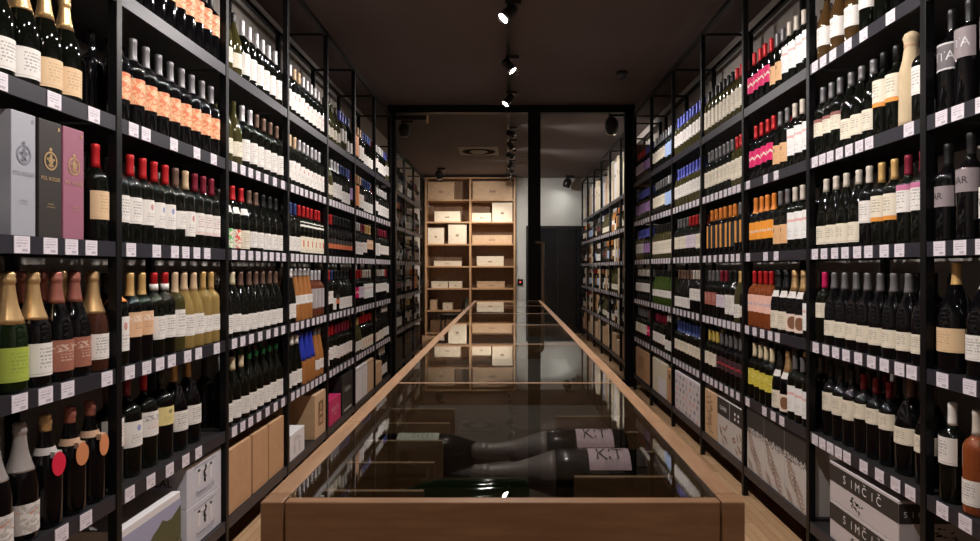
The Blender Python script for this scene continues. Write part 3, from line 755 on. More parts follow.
# ------------------------------------------------------------------ boxes on the bottom shelves
def xin(side, d): return (AL if side < 0 else AR_) + side*d     # d metres in from the rack's front plane
def boxthing(name, label, side, ya, yb, zt, depth, m, d0=.02, zb=-1.14, cat='box', group=None, bevel=.003):
    """a closed carton; local x runs into the rack, local y from the near end, local z up.  returns root, a function that maps face coordinates"""
    root = thing(name, label, cat, (xin(side, d0), ya, Z(zb)+.0005), 0, group)
    x0, x1 = sorted((0, side*depth)); H = zt-zb; L = yb-ya
    MB().box(x0, x1, 0, L, 0, H).build('carton', m, root, bevel)
    # front face: u along reading direction (0..1 of L), v up; offset out of the face towards the aisle
    def front(u, v, off=.0012):
        return (-side*off, (u*L if side < 0 else (1-u)*L), v*H)
    return root, front, L, H
def face_quad(mb, front, u0, u1, v0, v1, mi=0, off=.0012):
    mb.poly([front(u0,v0,off), front(u1,v0,off), front(u1,v1,off), front(u0,v1,off)], mi)
def face_text(mb, front, L, H, body, size, uc, vc, mi=0, off=.0016, wide=1.0):
    put_text(mb, body, size, lambda x, y: front(uc+x/L, vc+y/H, off), mi, wide=wide)
def face_blob(mb, front, L, H, uc, vc, ru, rv, n=14, mi=0, off=.0014, rot=0., jag=0., rnd=None):
    pts = []
    for q in range(n):
        a = 2*PI*q/n; k = 1+(rnd.uniform(-jag, jag) if rnd else 0)
        x, y = ru*k*math.cos(a), rv*k*math.sin(a)
        pts.append(front(uc+(x*math.cos(rot)-y*math.sin(rot))/L, vc+(x*math.sin(rot)+y*math.cos(rot))/H, off))
    mb.poly(pts, mi)

# -- gift boxes (left, first rack, third shelf)
gx = .022
for ya, yb, zt, m, pm, lab in ((1.695,1.782,.413,mat('silver_gift_card',(.42,.43,.49),.42,.2),M_silverp,'tall silver-grey gift box with crest, first of three on shelf'),
                          (1.795,1.885,.413,mat('black_gift_card',(.035,.030,.028),.45),M_goldp,'tall black gift box with gold crest, between silver and pink boxes'),
                          (1.893,1.985,.413,mat('pink_gift_card',(.33,.125,.185),.45),M_goldp,'tall pink gift box with gold crest, last of three on shelf')):
    root, fr, L, H = boxthing('gift_box', lab, Lf, ya, yb, zt, .092, m, gx, .083, 'gift box', 'boxed bottles on the third shelf', .002)
    mb = MB(); rnd = random.Random(5)
    n = 22
    for q in range(n):      # ring of the crest
        a0, a1 = 2*PI*q/n, 2*PI*(q+1)/n
        P = lambda a, r: fr(.5+r*math.cos(a)/L, .66+r*math.sin(a)/H, .0014)
        mb.poly([P(a0,.0215), P(a1,.0215), P(a1,.0265), P(a0,.0265)])
    for (du, dv, ru, rv) in ((0,0,.009,.012),(-.011,.004,.006,.004),(.011,.004,.006,.004),(0,-.013,.010,.004),(0,.015,.006,.004),(0,.032,.007,.005)):
        face_blob(mb, fr, L, H, .5+du/L, .66+dv/H, ru, rv, 10, jag=.25, rnd=rnd)
    mb.build('crest', pm, root)
    mb = MB(); face_text(mb, fr, L, H, 'POL ROGER', .0155, .5, .505, wide=.92); face_text(mb, fr, L, H, 'RESERVE', .0065, .5, .29); face_text(mb, fr, L, H, 'CHAMPAGNE', .0055, .5, .265)
    face_blob(mb, fr, L, H, .86, .945, .004, .006)
    mb.build('lettering', pm, root)
# -- a second dark bottle-box edge at the picture's edge
make_bottle('wine_bottle', 'whtw', (xin(Lf,.058), 1.600, Z(.083)), 0.1, 'white-label bottle standing before the silver-grey gift box, cut by frame', GROUPS[Lf])

# -- left rack 2: landscape carton and two pale cartons
root, fr, L, H = boxthing('wine_carton', 'carton printed with a hillside vineyard under pale sky, bottom shelf', Lf, 2.165, 2.565, -.875, .29, M_white, .02)
mb = MB(); face_quad(mb, fr, .0, 1, .0, .90, 0, .001)
hill = [(0,.10),(.12,.20),(.25,.34),(.38,.50),(.50,.64),(.60,.70),(.66,.76),(.74,.70),(.82,.69),(.90,.74),(1,.80),(1,0),(0,0)]
mb.poly([fr(u, v, .0014) for u, v in hill], 1)
rnd = random.Random(2)
for q in range(60):
    u = rnd.uniform(.3,1); v = rnd.uniform(.02,.38)
    face_blob(mb, fr, L, H, u, v, .008, .005, 6, mi=rnd.choice((2,3,3,4)), off=.0018)
mb.build('picture_print', [mat('print_sky', (.35,.36,.52), .5), mat('print_hill', (.085,.085,.035), .6), mat('print_vine', (.16,.13,.06), .6), mat('print_leaf', (.045,.055,.022), .6), mat('print_roof', (.42,.26,.18), .6)], root)
def pale_carton(zb, zt, lab, cal):
    root, fr, L, H = boxthing('wine_carton', lab, Lf, 2.612, 2.925, zt, .30, M_lilac, .018, zb)
    mb = MB(); rnd = random.Random(9)
    for q in range(9): face_blob(mb, fr, L, H, .5+rnd.uniform(-.022,.022), .42+q*.045, rnd.uniform(.006,.013), .007, 8, jag=.4, rnd=rnd)
    mb.build('figure_print', M_ink, root)
    mb = MB(); face_text(mb, fr, L, H, 'Domaine du Col', .026, .5, .22, wide=.95); face_quad(mb, fr, .18,.82,.86,.872); face_quad(mb, fr, .3,.7,.12,.13)
    mb.build('lettering', M_blueink, root)
    mb = MB()
    for a, b_ in ((.30,.36),(.64,.70)): face_quad(mb, fr, a, b_, .38, .78, 0, .0009)
    face_quad(mb, fr, .30, .70, .72, .78, 0, .0009); mb.build('shield_print', M_white, root)
    if cal:
        mb = MB(); put_text(mb, 'CAL', .045, lambda x, y: (-.10+x, -.0012, H*.62+y)); mb.build('side_lettering', M_ink, root)
pale_carton(-1.14, -.970, 'pale grey carton with black figure, lower of stacked pair on bottom shelf', False)
pale_carton(-.969, -.800, 'pale grey carton with black figure, upper of stacked pair on bottom shelf', True)
# -- left rack 3: three kraft cartons
for ya, yb, q in ((2.985,3.262,'nearest the front'),(3.285,3.488,'between the other two'),(3.508,3.735,'beside the small white box')):
    lab = {'nearest the front': 'plain upright kraft carton beside the stacked pale grey cartons', 'between the other two': 'plain upright kraft carton in the middle of three', 'beside the small white box': 'plain upright kraft carton on the side of the small white box'}[q]
    root, fr, L, H = boxthing('kraft_carton', lab, Lf, ya, yb, -.84, .30, M_kraft, .016, group='kraft cartons on the bottom shelf')
    MB().box(-.28,-.02,L/2-.02,L/2+.02,H,H+.0008).build('tape_strip', M_kraftL, root)
# -- left rack 4
root, fr, L, H = boxthing('white_box', 'small low white box with grey print, on bottom shelf', Lf, 3.83, 4.10, -.985, .25, M_white, .012)
mb = MB(); rnd = random.Random(4)
for u in (.28,.62):
    for k in range(5): face_quad(mb, fr, u-.05+rnd.uniform(0,.03), u+.06, .22+k*.07, .25+k*.07)
for k in range(3): face_quad(mb, fr, .22, .75-.1*k, .66+k*.07, .675+k*.07)
mb.build('grey_print', mat('grey_ink', (.3,.3,.34), .6), root)
root, fr, L, H = boxthing('tan_carton', 'upright tan carton with dark printed panel, next to small white box', Lf, 4.325, 4.575, -.845, .33, M_kraftL, .012)
mb = MB(); face_quad(mb, fr, .3,.75,.25,.80); mb.build('printed_panel', M_caseD, root)
mb = MB(); face_quad(mb, fr, .37,.68,.3,.42, 0, .0018); face_quad(mb, fr, .37,.68,.48,.56, 0, .0018); face_quad(mb, fr, .44,.61,.6,.74, 0, .0018); mb.build('panel_figures', M_kraft, root)
# -- left rack 5
root, fr, L, H = boxthing('magenta_box', 'magenta box with pale lettering, on bottom shelf', Lf, 4.665, 4.985, -.955, .24, M_mag, .012)
mb = MB(); face_text(mb, fr, L, H, 'PROSECCO', .042, .5, .56); face_text(mb, fr, L, H, 'vino', .034, .5, .38); mb.build('lettering', mat('pale_pink_ink', (.75,.45,.52), .6), root)
root, fr, L, H = boxthing('black_carton', 'upright black carton behind the magenta box', Lf, 5.03, 5.37, -.835, .30, M_blackc, .012)
mb = MB(); face_quad(mb, fr, .15,.85,.06,.12); face_text(mb, fr, L, H, 'RISERVA', .05, .5, .6); mb.build('lettering', mat('grey_white_ink', (.45,.44,.43), .6), root)
# -- left rack 6
for ya, yb, m, lab in ((5.44,5.72,M_white,'upright white carton beside the black carton'),(5.735,5.93,M_white,'upright white carton between white and tan ones'),(5.945,6.20,M_kraftL,'upright tan carton next to white pair, bottom shelf')):
    root, fr, L, H = boxthing('wine_carton', lab, Lf, ya, yb, -.85, .28, m, .012)
    mb = MB(); face_quad(mb, fr, .1,.9,.93,.945); mb.build('lid_line', M_brownink, root)
# -- left rack 7
for ya, yb, zb, zt, lab in ((6.27,6.62,-1.14,-1.02,'low tan case under two small cases, near partition'),(6.29,6.60,-1.0195,-.93,'small tan case stacked on low tan case'),):
    boxthing('wooden_case', lab, Lf, ya, yb, zt, .26, M_case2, .014, zb)
for i, yy in enumerate((6.72,6.83,6.94)): mass.bottle('whtw', (xin(Lf,.06), yy, Z(-1.14)), 0)

# -- right rack 2: black and white lettered cartons
M_simw = mat('pale_carton_white', (.58,.54,.56), .55)
def sim(zb, zt, lab):
    root, fr, L, H = boxthing('lettered_carton', lab, Rt, 2.285, 2.775, zt, .30, M_simw, .015, zb)
    mb = MB(); face_quad(mb, fr, 0,1,.50,.93,0,.0010)
    mb.poly([(0,-.001,H*.50),(.30,-.001,H*.50),(.30,-.001,H*.93),(0,-.001,H*.93)]); mb.build('dark_band', M_darkc, root)
    mb = MB(); 
    step = .049; caps_h = .050*.72
    for q, chx in enumerate('SIMCIC'):
        cx = (q-2.5)*step + (.006 if q in (1,4) else 0)
        put_text(mb, chx, .047, lambda x, y: fr(.50+(cx+x*1.02)/L, .705+y/H, .0016))
        if chx == 'C':
            for sg in (-1, 1):
                mb.poly([fr(.50+(cx+.001+dx*sg)/L, .705+dy/H, .0016) for dx, dy in ((0,.0205),(.0075,.0275),(.0075,.0315),(0,.0245))][::sg])
    for q, chx in enumerate('SIC'):
        put_text(mb, chx, .030, lambda x, y: (.022+.027*q+x, -.0020, H*.69+y))
    mb.build('lettering', M_white, root)
    rnd = random.Random(12); mb = MB()
    for q in range(16):
        face_blob(mb, fr, L, H, .43+rnd.uniform(-.07,.09), .26+rnd.uniform(-.17,.16), rnd.uniform(.004,.014), rnd.uniform(.002,.005), 7, rot=rnd.uniform(-.8,.8), jag=.35, rnd=rnd)
    for q in range(14):
        cx, cz = .17+rnd.uniform(-.05,.05), H*.25+rnd.uniform(-.028,.028); a = rnd.uniform(0,PI); r1 = rnd.uniform(.004,.012)
        mb.poly([(cx+r1*math.cos(a+t), -.0014, cz+.4*r1*math.sin(a+t)) for t in (0,1.2,2.4,3.6,4.8)])
    mb.build('brush_mark', M_ink, root)
sim(-1.14, -.978, 'black-and-white lettered carton, lower of stacked pair on bottom shelf')
sim(-.977, -.815, 'black-and-white lettered carton, upper of stacked pair on bottom shelf')
# -- right rack 3: three leaf-print cartons
M_leafbox = mat('leaf_carton_grey', (.54,.51,.49), .6); M_leafink = mat('leaf_print_brown', (.40,.29,.24), .7)
for n, (ya, yb, lab) in enumerate(((2.985,3.232,'tall carton with brown leaf print, beside black-and-white lettered cartons'),(3.236,3.490,'tall carton with brown leaf print, middle of three'),(3.494,3.740,'tall carton with brown leaf print, beside dark-topped carton'))):
    root, fr, L, H = boxthing('leaf_print_carton', lab, Rt, ya, yb, -.80, .30, M_leafbox, .016, group='leaf-print cartons on the bottom shelf')
    rnd = random.Random(20+n); mb = MB()
    top = [(1,1),(0,1)]; low = [(i/40, .66+.06*rnd.random()) for i in range(41)]
    mb.poly([fr(u, v, .0010) for u, v in top+low]); 
    for q in range(70): face_blob(mb, fr, L, H, rnd.random()*.96+.02, .60+.08*rnd.random(), .0035, .0035, 5)
    mb.build('dark_top_print', M_darkc, root)
    mb = MB()
    for (u0, v0, a, ln) in ((.30,.44,-1.0,.20),(.66,.20,-.9,.20),(.22,.10,-.6,.10)):
        ca, sa = math.cos(a), math.sin(a)
        for q in range(9):
            t = (q-4)/4*ln*.42; wv = .20*ln*(1-abs(q-4)/6)
            for sgn in (-1,1):
                cx = u0+(t*ca - sgn*wv*.5*sa)/L; cy = v0+(t*sa + sgn*wv*.5*ca)/H
                face_blob(mb, fr, L, H, cx, cy, wv*.70, .030*ln, 8, rot=a+sgn*.8)
    mb.build('leaf_print', M_leafink, root)
# -- right rack 4: two dark-topped cartons and one kraft
for n, (ya, yb, lab) in enumerate(((3.79,4.03,'dark-topped pale carton beside the leaf-print cartons'),(4.04,4.27,'dark-topped pale carton between kraft and another dark-topped carton'))):
    root, fr, L, H = boxthing('wine_carton', lab, Rt, ya, yb, -.835, .30, M_leafbox, .016)
    mb = MB(); face_quad(mb, fr, 0,1,.64,1,0,.001); mb.build('dark_top_print', M_darkc, root)
    mb = MB(); rnd = random.Random(n)
    if n == 0:
        for u in (.38,.62):
            for v in (.74,.84): face_blob(mb, fr, L, H, u, v, .014, .010, 8)
    else: face_text(mb, fr, L, H, 'cuvée', .055, .5, .82)
    mb.build('white_marks', M_white, root)
    mb = MB(); rnd = random.Random(n+3)
    for q in range(7): face_blob(mb, fr, L, H, .5+.25*math.sin(q*1.3), .12+.055*q, .030, .008, 8, rot=rnd.uniform(-1,1))
    mb.build('leaf_print', M_brownink, root)
root, fr, L, H = boxthing('kraft_carton', 'kraft carton with dark print, next to dark-topped cartons', Rt, 4.285, 4.54, -.835, .30, M_kraftL, .016)
mb = MB(); rnd = random.Random(6)
for q in range(16): face_quad(mb, fr, u := rnd.uniform(.1,.5), u+rnd.uniform(.1,.4), v := .12+q*.05, v+.022)
mb.build('dark_print', M_caseD, root)
# -- right rack 5: patterned white carton
root, fr, L, H = boxthing('patterned_carton', 'wide white carton printed with grey and pink ornaments', Rt, 4.63, 5.35, -.835, .30, mat('patterned_white', (.66,.62,.66), .6), .014)
mb = MB(); rnd = random.Random(8)
for r_ in range(6):
    for c_ in range(7):
        u = (c_+.5+.25*(r_%2))/7.4; v = (r_+.5)/6.2; k = rnd.random(); mi = rnd.choice((0,0,0,1,2))
        if k < .45: face_blob(mb, fr, L, H, u, v, .022, .016, 10, mi, jag=.3, rnd=rnd)
        elif k < .75:
            for t in (-1,0,1): face_blob(mb, fr, L, H, u+t*.022, v+.01*abs(t), .009, .017, 8, mi)
        else: face_blob(mb, fr, L, H, u, v, .012, .024, 7, mi, rot=rnd.uniform(-.6,.6))
mb.build('ornament_print', [mat('ornament_grey', (.30,.29,.32), .6), mat('ornament_pink', (.66,.42,.36), .6), mat('ornament_pale', (.48,.46,.50), .6)], root)
# -- right rack 6
root, fr, L, H = boxthing('kraft_carton', 'kraft carton with a round hand hole, beside patterned white carton', Rt, 5.44, 5.62, -.86, .28, M_kraft, .014)
mb = MB(); face_blob(mb, fr, L, H, .5, .78, .022, .022, 14); mb.build('hand_hole', M_blackc, root)
root, fr, L, H = boxthing('cream_carton', 'cream carton with white sheet on its front', Rt, 5.64, 6.18, -.84, .28, M_cream, .014)
mb = MB(); face_quad(mb, fr, .45,.98,.02,.55); mb.build('paper_sheet', M_white, root)
# -- right rack 7
root, fr, L, H = boxthing('kraft_carton', 'kraft carton on bottom shelf beside the glass partition', Rt, 6.28, 7.0, -.84, .28, M_kraft, .014)
mb = MB(); rnd = random.Random(3)
for q in range(5): face_quad(mb, fr, .2, .3+rnd.random()*.5, .35+q*.09, .38+q*.09)
mb.build('dark_print', M_caseD, root)

# ------------------------------------------------------------------ back room racks
XBL, XBR = -1.30, 1.41
BL = [7.42 + .80*i for i in range(3)]; BR = [7.42 + .865*i for i in range(6)]
LB = [.91,.49,.083,-.328,-.735,-1.14]
bwords = {0:'just past the partition', 1:'second beyond the partition', 2:'third beyond the partition', 3:'fourth beyond the partition', 4:'fifth beyond the partition', 5:'last before the back wall'}
for i, y in enumerate(BL):
    make_rack(Lf, i, XBL, y, y+.80, f'black steel rack on left-side wall, {bwords[i]}', {l: [.1,.3,.5,.7,.9] for l in range(1,5)}, LB, last=(i == 2), group='steel racks in the back room', depth=.33, ztop=1.40)
for i, y in enumerate(BR):
    make_rack(Rt, i, XBR, y, y+.865, f'black steel rack on right-side wall, {bwords[i]}', {l: [.1,.3,.5,.7,.9] for l in range(1,5)}, LB, last=(i == 5), group='steel racks in the back room', depth=.33)
rnd = random.Random(31)
mix = ['redcr','whtw','olivecr','brnw','tanred','burblk','goldw','bdxw','roselab','drkred','burgold','silvtall','orstr','winew','sky','blkorg','ortall','chblack']
for i, y in enumerate(BL):
    for l in range(5):
        yy = y+.06
        c = rnd.choice(mix)
        while yy < y+.75:
            if rnd.random() < .4: c = rnd.choice(mix)
            mass.bottle(c, (XBL-.06, yy, Z(LB[l])), rnd.uniform(-.2,.2), 10); yy += .088
    root = thing('black_carton', f'black carton on the floor-level shelf of left-side rack, {bwords[i]}', 'box', (XBL-.02, y+.08, Z(-1.14)+.0005))
    MB().box(-.25,0,0,.62,0,.30).build('carton', M_blackc, root, .003)
    MB().box(.0002,.0014,.1,.5,.18,.21).build('print_band', M_caseD, root)
TM = [(M_case,'pale wooden'),(M_cream,'cream'),(M_white,'white'),(M_lilac,'pale grey'),(M_case2,'tan wooden'),(M_kraftL,'light kraft')]
def tall_case(i, j, y0, y1, zb, zt, mi, lv, order):
    m, wd = TM[mi]
    root = thing('tall_wine_case', f'{wd} tall case, {ORD[order]} from near post, {SHELF[lv]} shelf, {bwords[i].replace("beyond the partition","back-room rack")}', 'box', (XBR+.02, y0, Z(zb)+.0005), 0, 'wine cases in the back room')
    h = zt-zb; w_ = y1-y0
    MB().box(0,.22,0,w_,0,h).build('case_body', m, root, .003)
    MB().box(-.0012,-.0002,w_*.35,w_*.65,h*.60,h*.68).build('printed_mark', M_brownink if mi != 3 else M_blueink, root)
for i, y in enumerate(BR):
    # top shelf: tall cases and tubes
    yy = y+.035; o = 0
    while yy < y+.78:
        w_ = rnd.choice((.10,.12,.16,.20)); h = rnd.choice((.28,.36,.42,.50,.56)); mi = [4,3,1,1,0,2,5,1][(o+i*3) % 8]
        if yy+w_ > y+.84: break
        tall_case(i, o, yy, yy+w_, .91, .91+h, mi, 0, o); yy += w_+.012; o += 1
    for l in range(1,5):
        yy = y+.05; c = rnd.choice(mix); o = 0
        while yy < y+.80:
            if rnd.random() < .35: c = rnd.choice(mix)
            if l >= 2 and rnd.random() < .18 and yy < y+.70:
                tall_case(i, o, yy-.03, yy+.07, LB[l], LB[l]+rnd.choice((.27,.30,.33)), rnd.choice((0,1,4,5,0)), l, o); yy += .13; o += 1; continue
            mass.bottle(c, (XBR+.06, yy, Z(LB[l])), PI+rnd.uniform(-.2,.2), 10); yy += .09; o += 1
    yy = y+.04; o = 0
    while yy < y+.72:
        w_ = rnd.choice((.12,.17,.22)); 
        tall_case(i, o, yy, min(yy+w_, y+.83), -1.14, -1.14+rnd.choice((.20,.26,.31,.33)), rnd.choice((0,4,5,1,4)), 5, o); yy += w_+.015; o += 1
om = mass.mb.build('wine_bottles', mass.mats)
tag(om, 'rows of wine bottles farther along the racks and behind the front ones', 'wine bottles', 'farther wine bottles', 'stuff')

# ------------------------------------------------------------------ tall oak cabinet at the back wall
CX0, CX1, CY = -1.615, .135, 12.62
cw = thing('oak_shelf_cabinet', 'tall open oak cabinet of square compartments at the back wall', 'cabinet', (CX0, CY, 0))
CW = CX1-CX0; ztop = Z(1.755); base = .06
mb = MB(); mb.box(0,.035,0,.40,0,ztop); mb.build('side_panel', M_cab, cw, .003)
mb = MB(); mb.box(CW-.035,CW,0,.40,0,ztop); mb.build('side_panel', M_cab, cw, .003)
mb = MB(); mb.box(CW/2-.02,CW/2+.02,.0,.39,base,ztop-.03); mb.build('divider', M_cab, cw, .003)
mb = MB(); mb.box(.035,CW-.035,.385,.40,0,ztop); mb.build('back_panel', wood('cabinet_back_shaded_oak', (.27,.145,.072), (.20,.10,.048), (8,8,1.2), .5), cw)  # darker than the cabinet oak: recess shade put into the colour
mb = MB(); mb.box(.035,CW-.035,0,.385,ztop-.03,ztop); mb.build('top_panel', M_cab, cw, .003)
pitch = (1.755+.0 - (-1.25))/7
CZ = [-1.25 + pitch*i for i in range(7)]
for z in CZ:
    for a, b_ in ((.035, CW/2-.02), (CW/2+.02, CW-.035)):
        MB().box(a, b_, .004, .385, Z(z)-.03, Z(z)).build('shelf', M_cab, cw, .002)
cases = []
def case(cxa, cxb, zi, h, m, what_, dep=.30, y=.04):
    zb = Z(CZ[zi])
    root = thing('wooden_case', what_, 'box', (CX0+cxa, CY+y, zb+.0005), 0, 'wooden cases in the oak cabinet')
    mb = MB(); w_ = cxb-cxa; mb.box(0, w_, 0, dep, 0, h-.012); mb.build('case_body', m, root, .003)
    MB().box(-.003, w_+.003, -.003, dep+.003, h-.0118, h).build('case_lid', m, root, .002)
    mb = MB(); mb.poly([(w_*.42,-.001,h*.38),(w_*.58,-.001,h*.38),(w_*.58,-.001,h*.5),(w_*.42,-.001,h*.5)]); mb.build('burned_mark', M_brownink, root)
cpos = 'of the tall oak cabinet'
rows7 = ['bottom','sixth','fifth','fourth','third','second','top']
def cl(s, zi, colm): return f'{s}, {rows7[zi]} compartment, {"right-side" if colm else "left-side"} column of oak cabinet'
case(.05,.56,6,.34,M_case2, cl('large plain wooden case',6,0)); case(.92,1.69,6,.36,M_case2, cl('large wide wooden case',6,1))
case(.18,.68,5,.20,M_case, cl('low pale pine case',5,0)); case(.90,1.28,5,.17,M_case, cl('low pale pine case',5,1)); case(1.30,1.69,5,.37,M_case, cl('tall pale pine case',5,1))
case(.05,.36,4,.31,M_case, cl('square pale pine case',4,0)); case(.45,.80,4,.37,M_case, cl('taller bright pine case',4,0), .3,.02); case(.91,1.68,4,.17,M_case2, cl('long low warm pine case',4,1))
case(.17,.70,3,.10,M_case, cl('flat pale pine case',3,0), .18); case(.17,.70,3,.18,M_caseD, cl('brown case behind flat pale case',3,0),.12,.24); case(1.0,1.52,3,.19,M_case, cl('pale pine case with dark mark',3,1))
case(.12,.44,2,.13,M_case, cl('small pale pine case',2,0)); case(.46,.71,2,.13,M_case, cl('smaller pale pine case',2,0)); case(1.0,1.54,2,.13,M_case2, cl('low warm pine case',2,1),.25,.05)
case(.10,.22,1,.20,M_case2, cl('narrow upright case',1,0)); case(.34,.52,1,.14,M_case, cl('small square case',1,0)); case(.92,1.50,1,.13,M_case, cl('low pale case',1,1)); case(.1,.7,0,.24,M_caseD, cl('dark brown case',0,0)); case(.95,1.6,0,.22,M_case2, cl('warm pine case',0,1))
# small dark stool-like chair seen before the cabinet
ch = thing('black_chair', 'slim black chair back standing in front of the oak cabinet', 'chair', (-1.02, 11.9, 0), 1.45)
MB().box(-.20,.20,-.2,.2,.43,.47).build('seat', M_spot, ch, .01)
for (sx, sy) in ((-.18,-.18),(.18,-.18),(-.18,.18),(.18,.18)): MB().tube((sx,sy,0),(sx*.95,sy*.95,.43),.014).build('leg', M_spot, ch)
mb = MB(); mb.tube((-.18,-.19,.47),(-.16,-.25,.74),.014); mb.tube((.18,-.19,.47),(.16,-.25,.74),.014); mb.box(-.17,.17,-.262,-.238,.56,.77); mb.build('backrest', M_spot, ch, .004)
# alarm box with a red light on the back wall
al = thing('wall_alarm_box', 'small black box with red light on the back wall', 'alarm', (.235, YB, Z(-.28)))
MB().box(-.055,.055,-.03,0,-.06,.06).build('housing', M_spot, al, .004)
MB().lathe([(.014,0),(.014,.012),(.006,.016)],12,0,M=Matrix.Translation((0,-.03,.0)) @ Matrix.Rotation(PI/2,4,'X')).build('indicator_light', mat('red_light', (.5,.02,.02), .4, emit=(1,.05,.05), estr=3), al)

# ------------------------------------------------------------------ display table
TZ = Z(-.31); TY0, TY1 = .865, 6.24; TW0, TW1 = -.329, .3135
IN = .030
tb = thing('display_table', 'long oak display table with glass top down the middle aisle', 'display table', (0, 0, 0))
def tbox(name, m, *a, bev=.002): return MB().box(*a).build(name, m, tb, bev)
tbox('corner_post', M_oak, TW0, TW0+IN, TY0, TY0+.035, 0, TZ)
tbox('corner_post', M_oak, TW1-IN, TW1, TY0, TY0+.035, 0, TZ)
tbox('corner_post', M_oak, TW0, TW0+IN, TY1-.035, TY1, 0, TZ)
tbox('corner_post', M_oak, TW1-IN, TW1, TY1-.035, TY1, 0, TZ)
tbox('front_panel', M_oak, TW0+IN+.0015, TW1-IN-.0015, TY0+.003, TY0+.022, .10, TZ-.001)
tbox('end_panel', M_oak, TW0+IN+.0015, TW1-IN-.0015, TY1-.022, TY1-.003, .10, TZ-.001)
seams = [TY0+.035+i*.9 for i in range(1)] 
ycut = [TY0+.0355, 1.318, 2.22, 3.12, 4.02, 4.92, TY1-.0355]
for a, b_ in zip(ycut, ycut[1:]):
    tbox('side_rail', M_oakY, TW0, TW0+IN, a, b_-.001, TZ-.14, TZ, bev=.0015)
    tbox('side_rail', M_oakY, TW1-IN, TW1, a, b_-.001, TZ-.14, TZ, bev=.0015)
tbox('side_panel', M_oakY, TW0+.006, TW0+.024, TY0+.036, TY1-.036, .10, TZ-.141)
tbox('side_panel', M_oakY, TW1-.024, TW1-.006, TY0+.036, TY1-.036, .10, TZ-.141)
for yb_ in (1.768, 2.67, 3.57, 4.47, 5.37):
    tbox('crossbar', M_oakIn, TW0+IN+.001, TW1-IN-.001, yb_-.007, yb_+.007, TZ-.06, TZ-.0005, bev=.001)
gy = [TY0+.0225, 1.768, 2.67, 3.57, 4.47, 5.37, TY1-.0225]
for q, (a, b_) in enumerate(zip(gy, gy[1:])):
    MB().box(TW0+IN+.001, TW1-IN-.001, a+(.0078 if q else 0), b_-(.0078 if q < 5 else 0), TZ-.009, TZ-.001).build('glass_top', M_tableglass, tb)
tbox('tray_floor', mat('tray_dark_brown', (.060,.034,.022), .6), TW0+IN, TW1-IN, TY0+.023, TY1-.023, TZ-.155, TZ-.14, bev=0)
for yd in [1.044+.151*i for i in range(5)]:
    tbox('tray_divider', M_oakIn, TW0+IN+.002, -.135, yd-.005, yd+.005, TZ-.139, TZ-.045, bev=.001)
for yd in [1.114+.151*i for i in range(4)]:
    tbox('tray_divider', M_oakIn, .112, TW1-IN-.002, yd-.005, yd+.005, TZ-.139, TZ-.045, bev=.001)
tbox('plinth', M_steel, TW0+.05, TW1-.05, TY0+.06, TY1-.06, 0, .10, bev=0)

# bottles lying in the tray
def lying(code, base_x, y, towards, label, zc, name='sparkling_wine_bottle', roll=0., tw=0.):
    """axis along x; towards -1: neck points to -x"""
    root = make_bottle(name, code, (0,0,0), 0, label, 'bottles lying in the display table')
    R = Matrix.Rotation(tw,4,'Z') @ Matrix.Rotation(towards*PI/2,4,'Y') @ Matrix.Rotation(roll,4,'Z')
    root.matrix_world = Matrix.Translation((base_x, y, zc)) @ R
    return root
CAPS['lyfoil'] = mat('dull_pink_foil', (.24,.185,.185), .45, .3)
bt('lypink','champ','dark',L_kit,.030,.105,'lyfoil',.165,'', half=1.15, extra='KIT')
bt('lygreen','champ','darkgreen',None,0,0,'brown',.215,'')
bt('lylabel','champ','black',LM('pale_olive',(.50,.50,.42),'lines'),.045,.135,'brown',.215,'', half=1.1)
zt = TZ-.139+.0445
# rotate -90 deg about Y sends +Z to -X and +X (label direction) to +Z : label looks up
lying('lypink', .243, 1.352, -1, 'pink-labelled bottle lying under the glass, farther of two', zt+.026)
lying('lypink', .250, 1.205, -1, 'pink-labelled bottle lying under the glass, nearer of two', zt+.026)
lying('lygreen', .035, 1.120, -1, 'dark green bottle lying under the glass near the front panel', zt)
lying('lylabel', -.285, 1.423, 1, 'bottle lying under the glass with pale olive label', zt, roll=PI)
cd = MB().box(-.046,.046,-.070,.070,0,.003).build('paper_card', M_white, None, 0, (-.246, 2.235, TZ-.1395)); cd.location = (-.246,2.235,TZ-.1395)
tag(cd, 'small white card lying under the glass past the first crossbar', 'card')

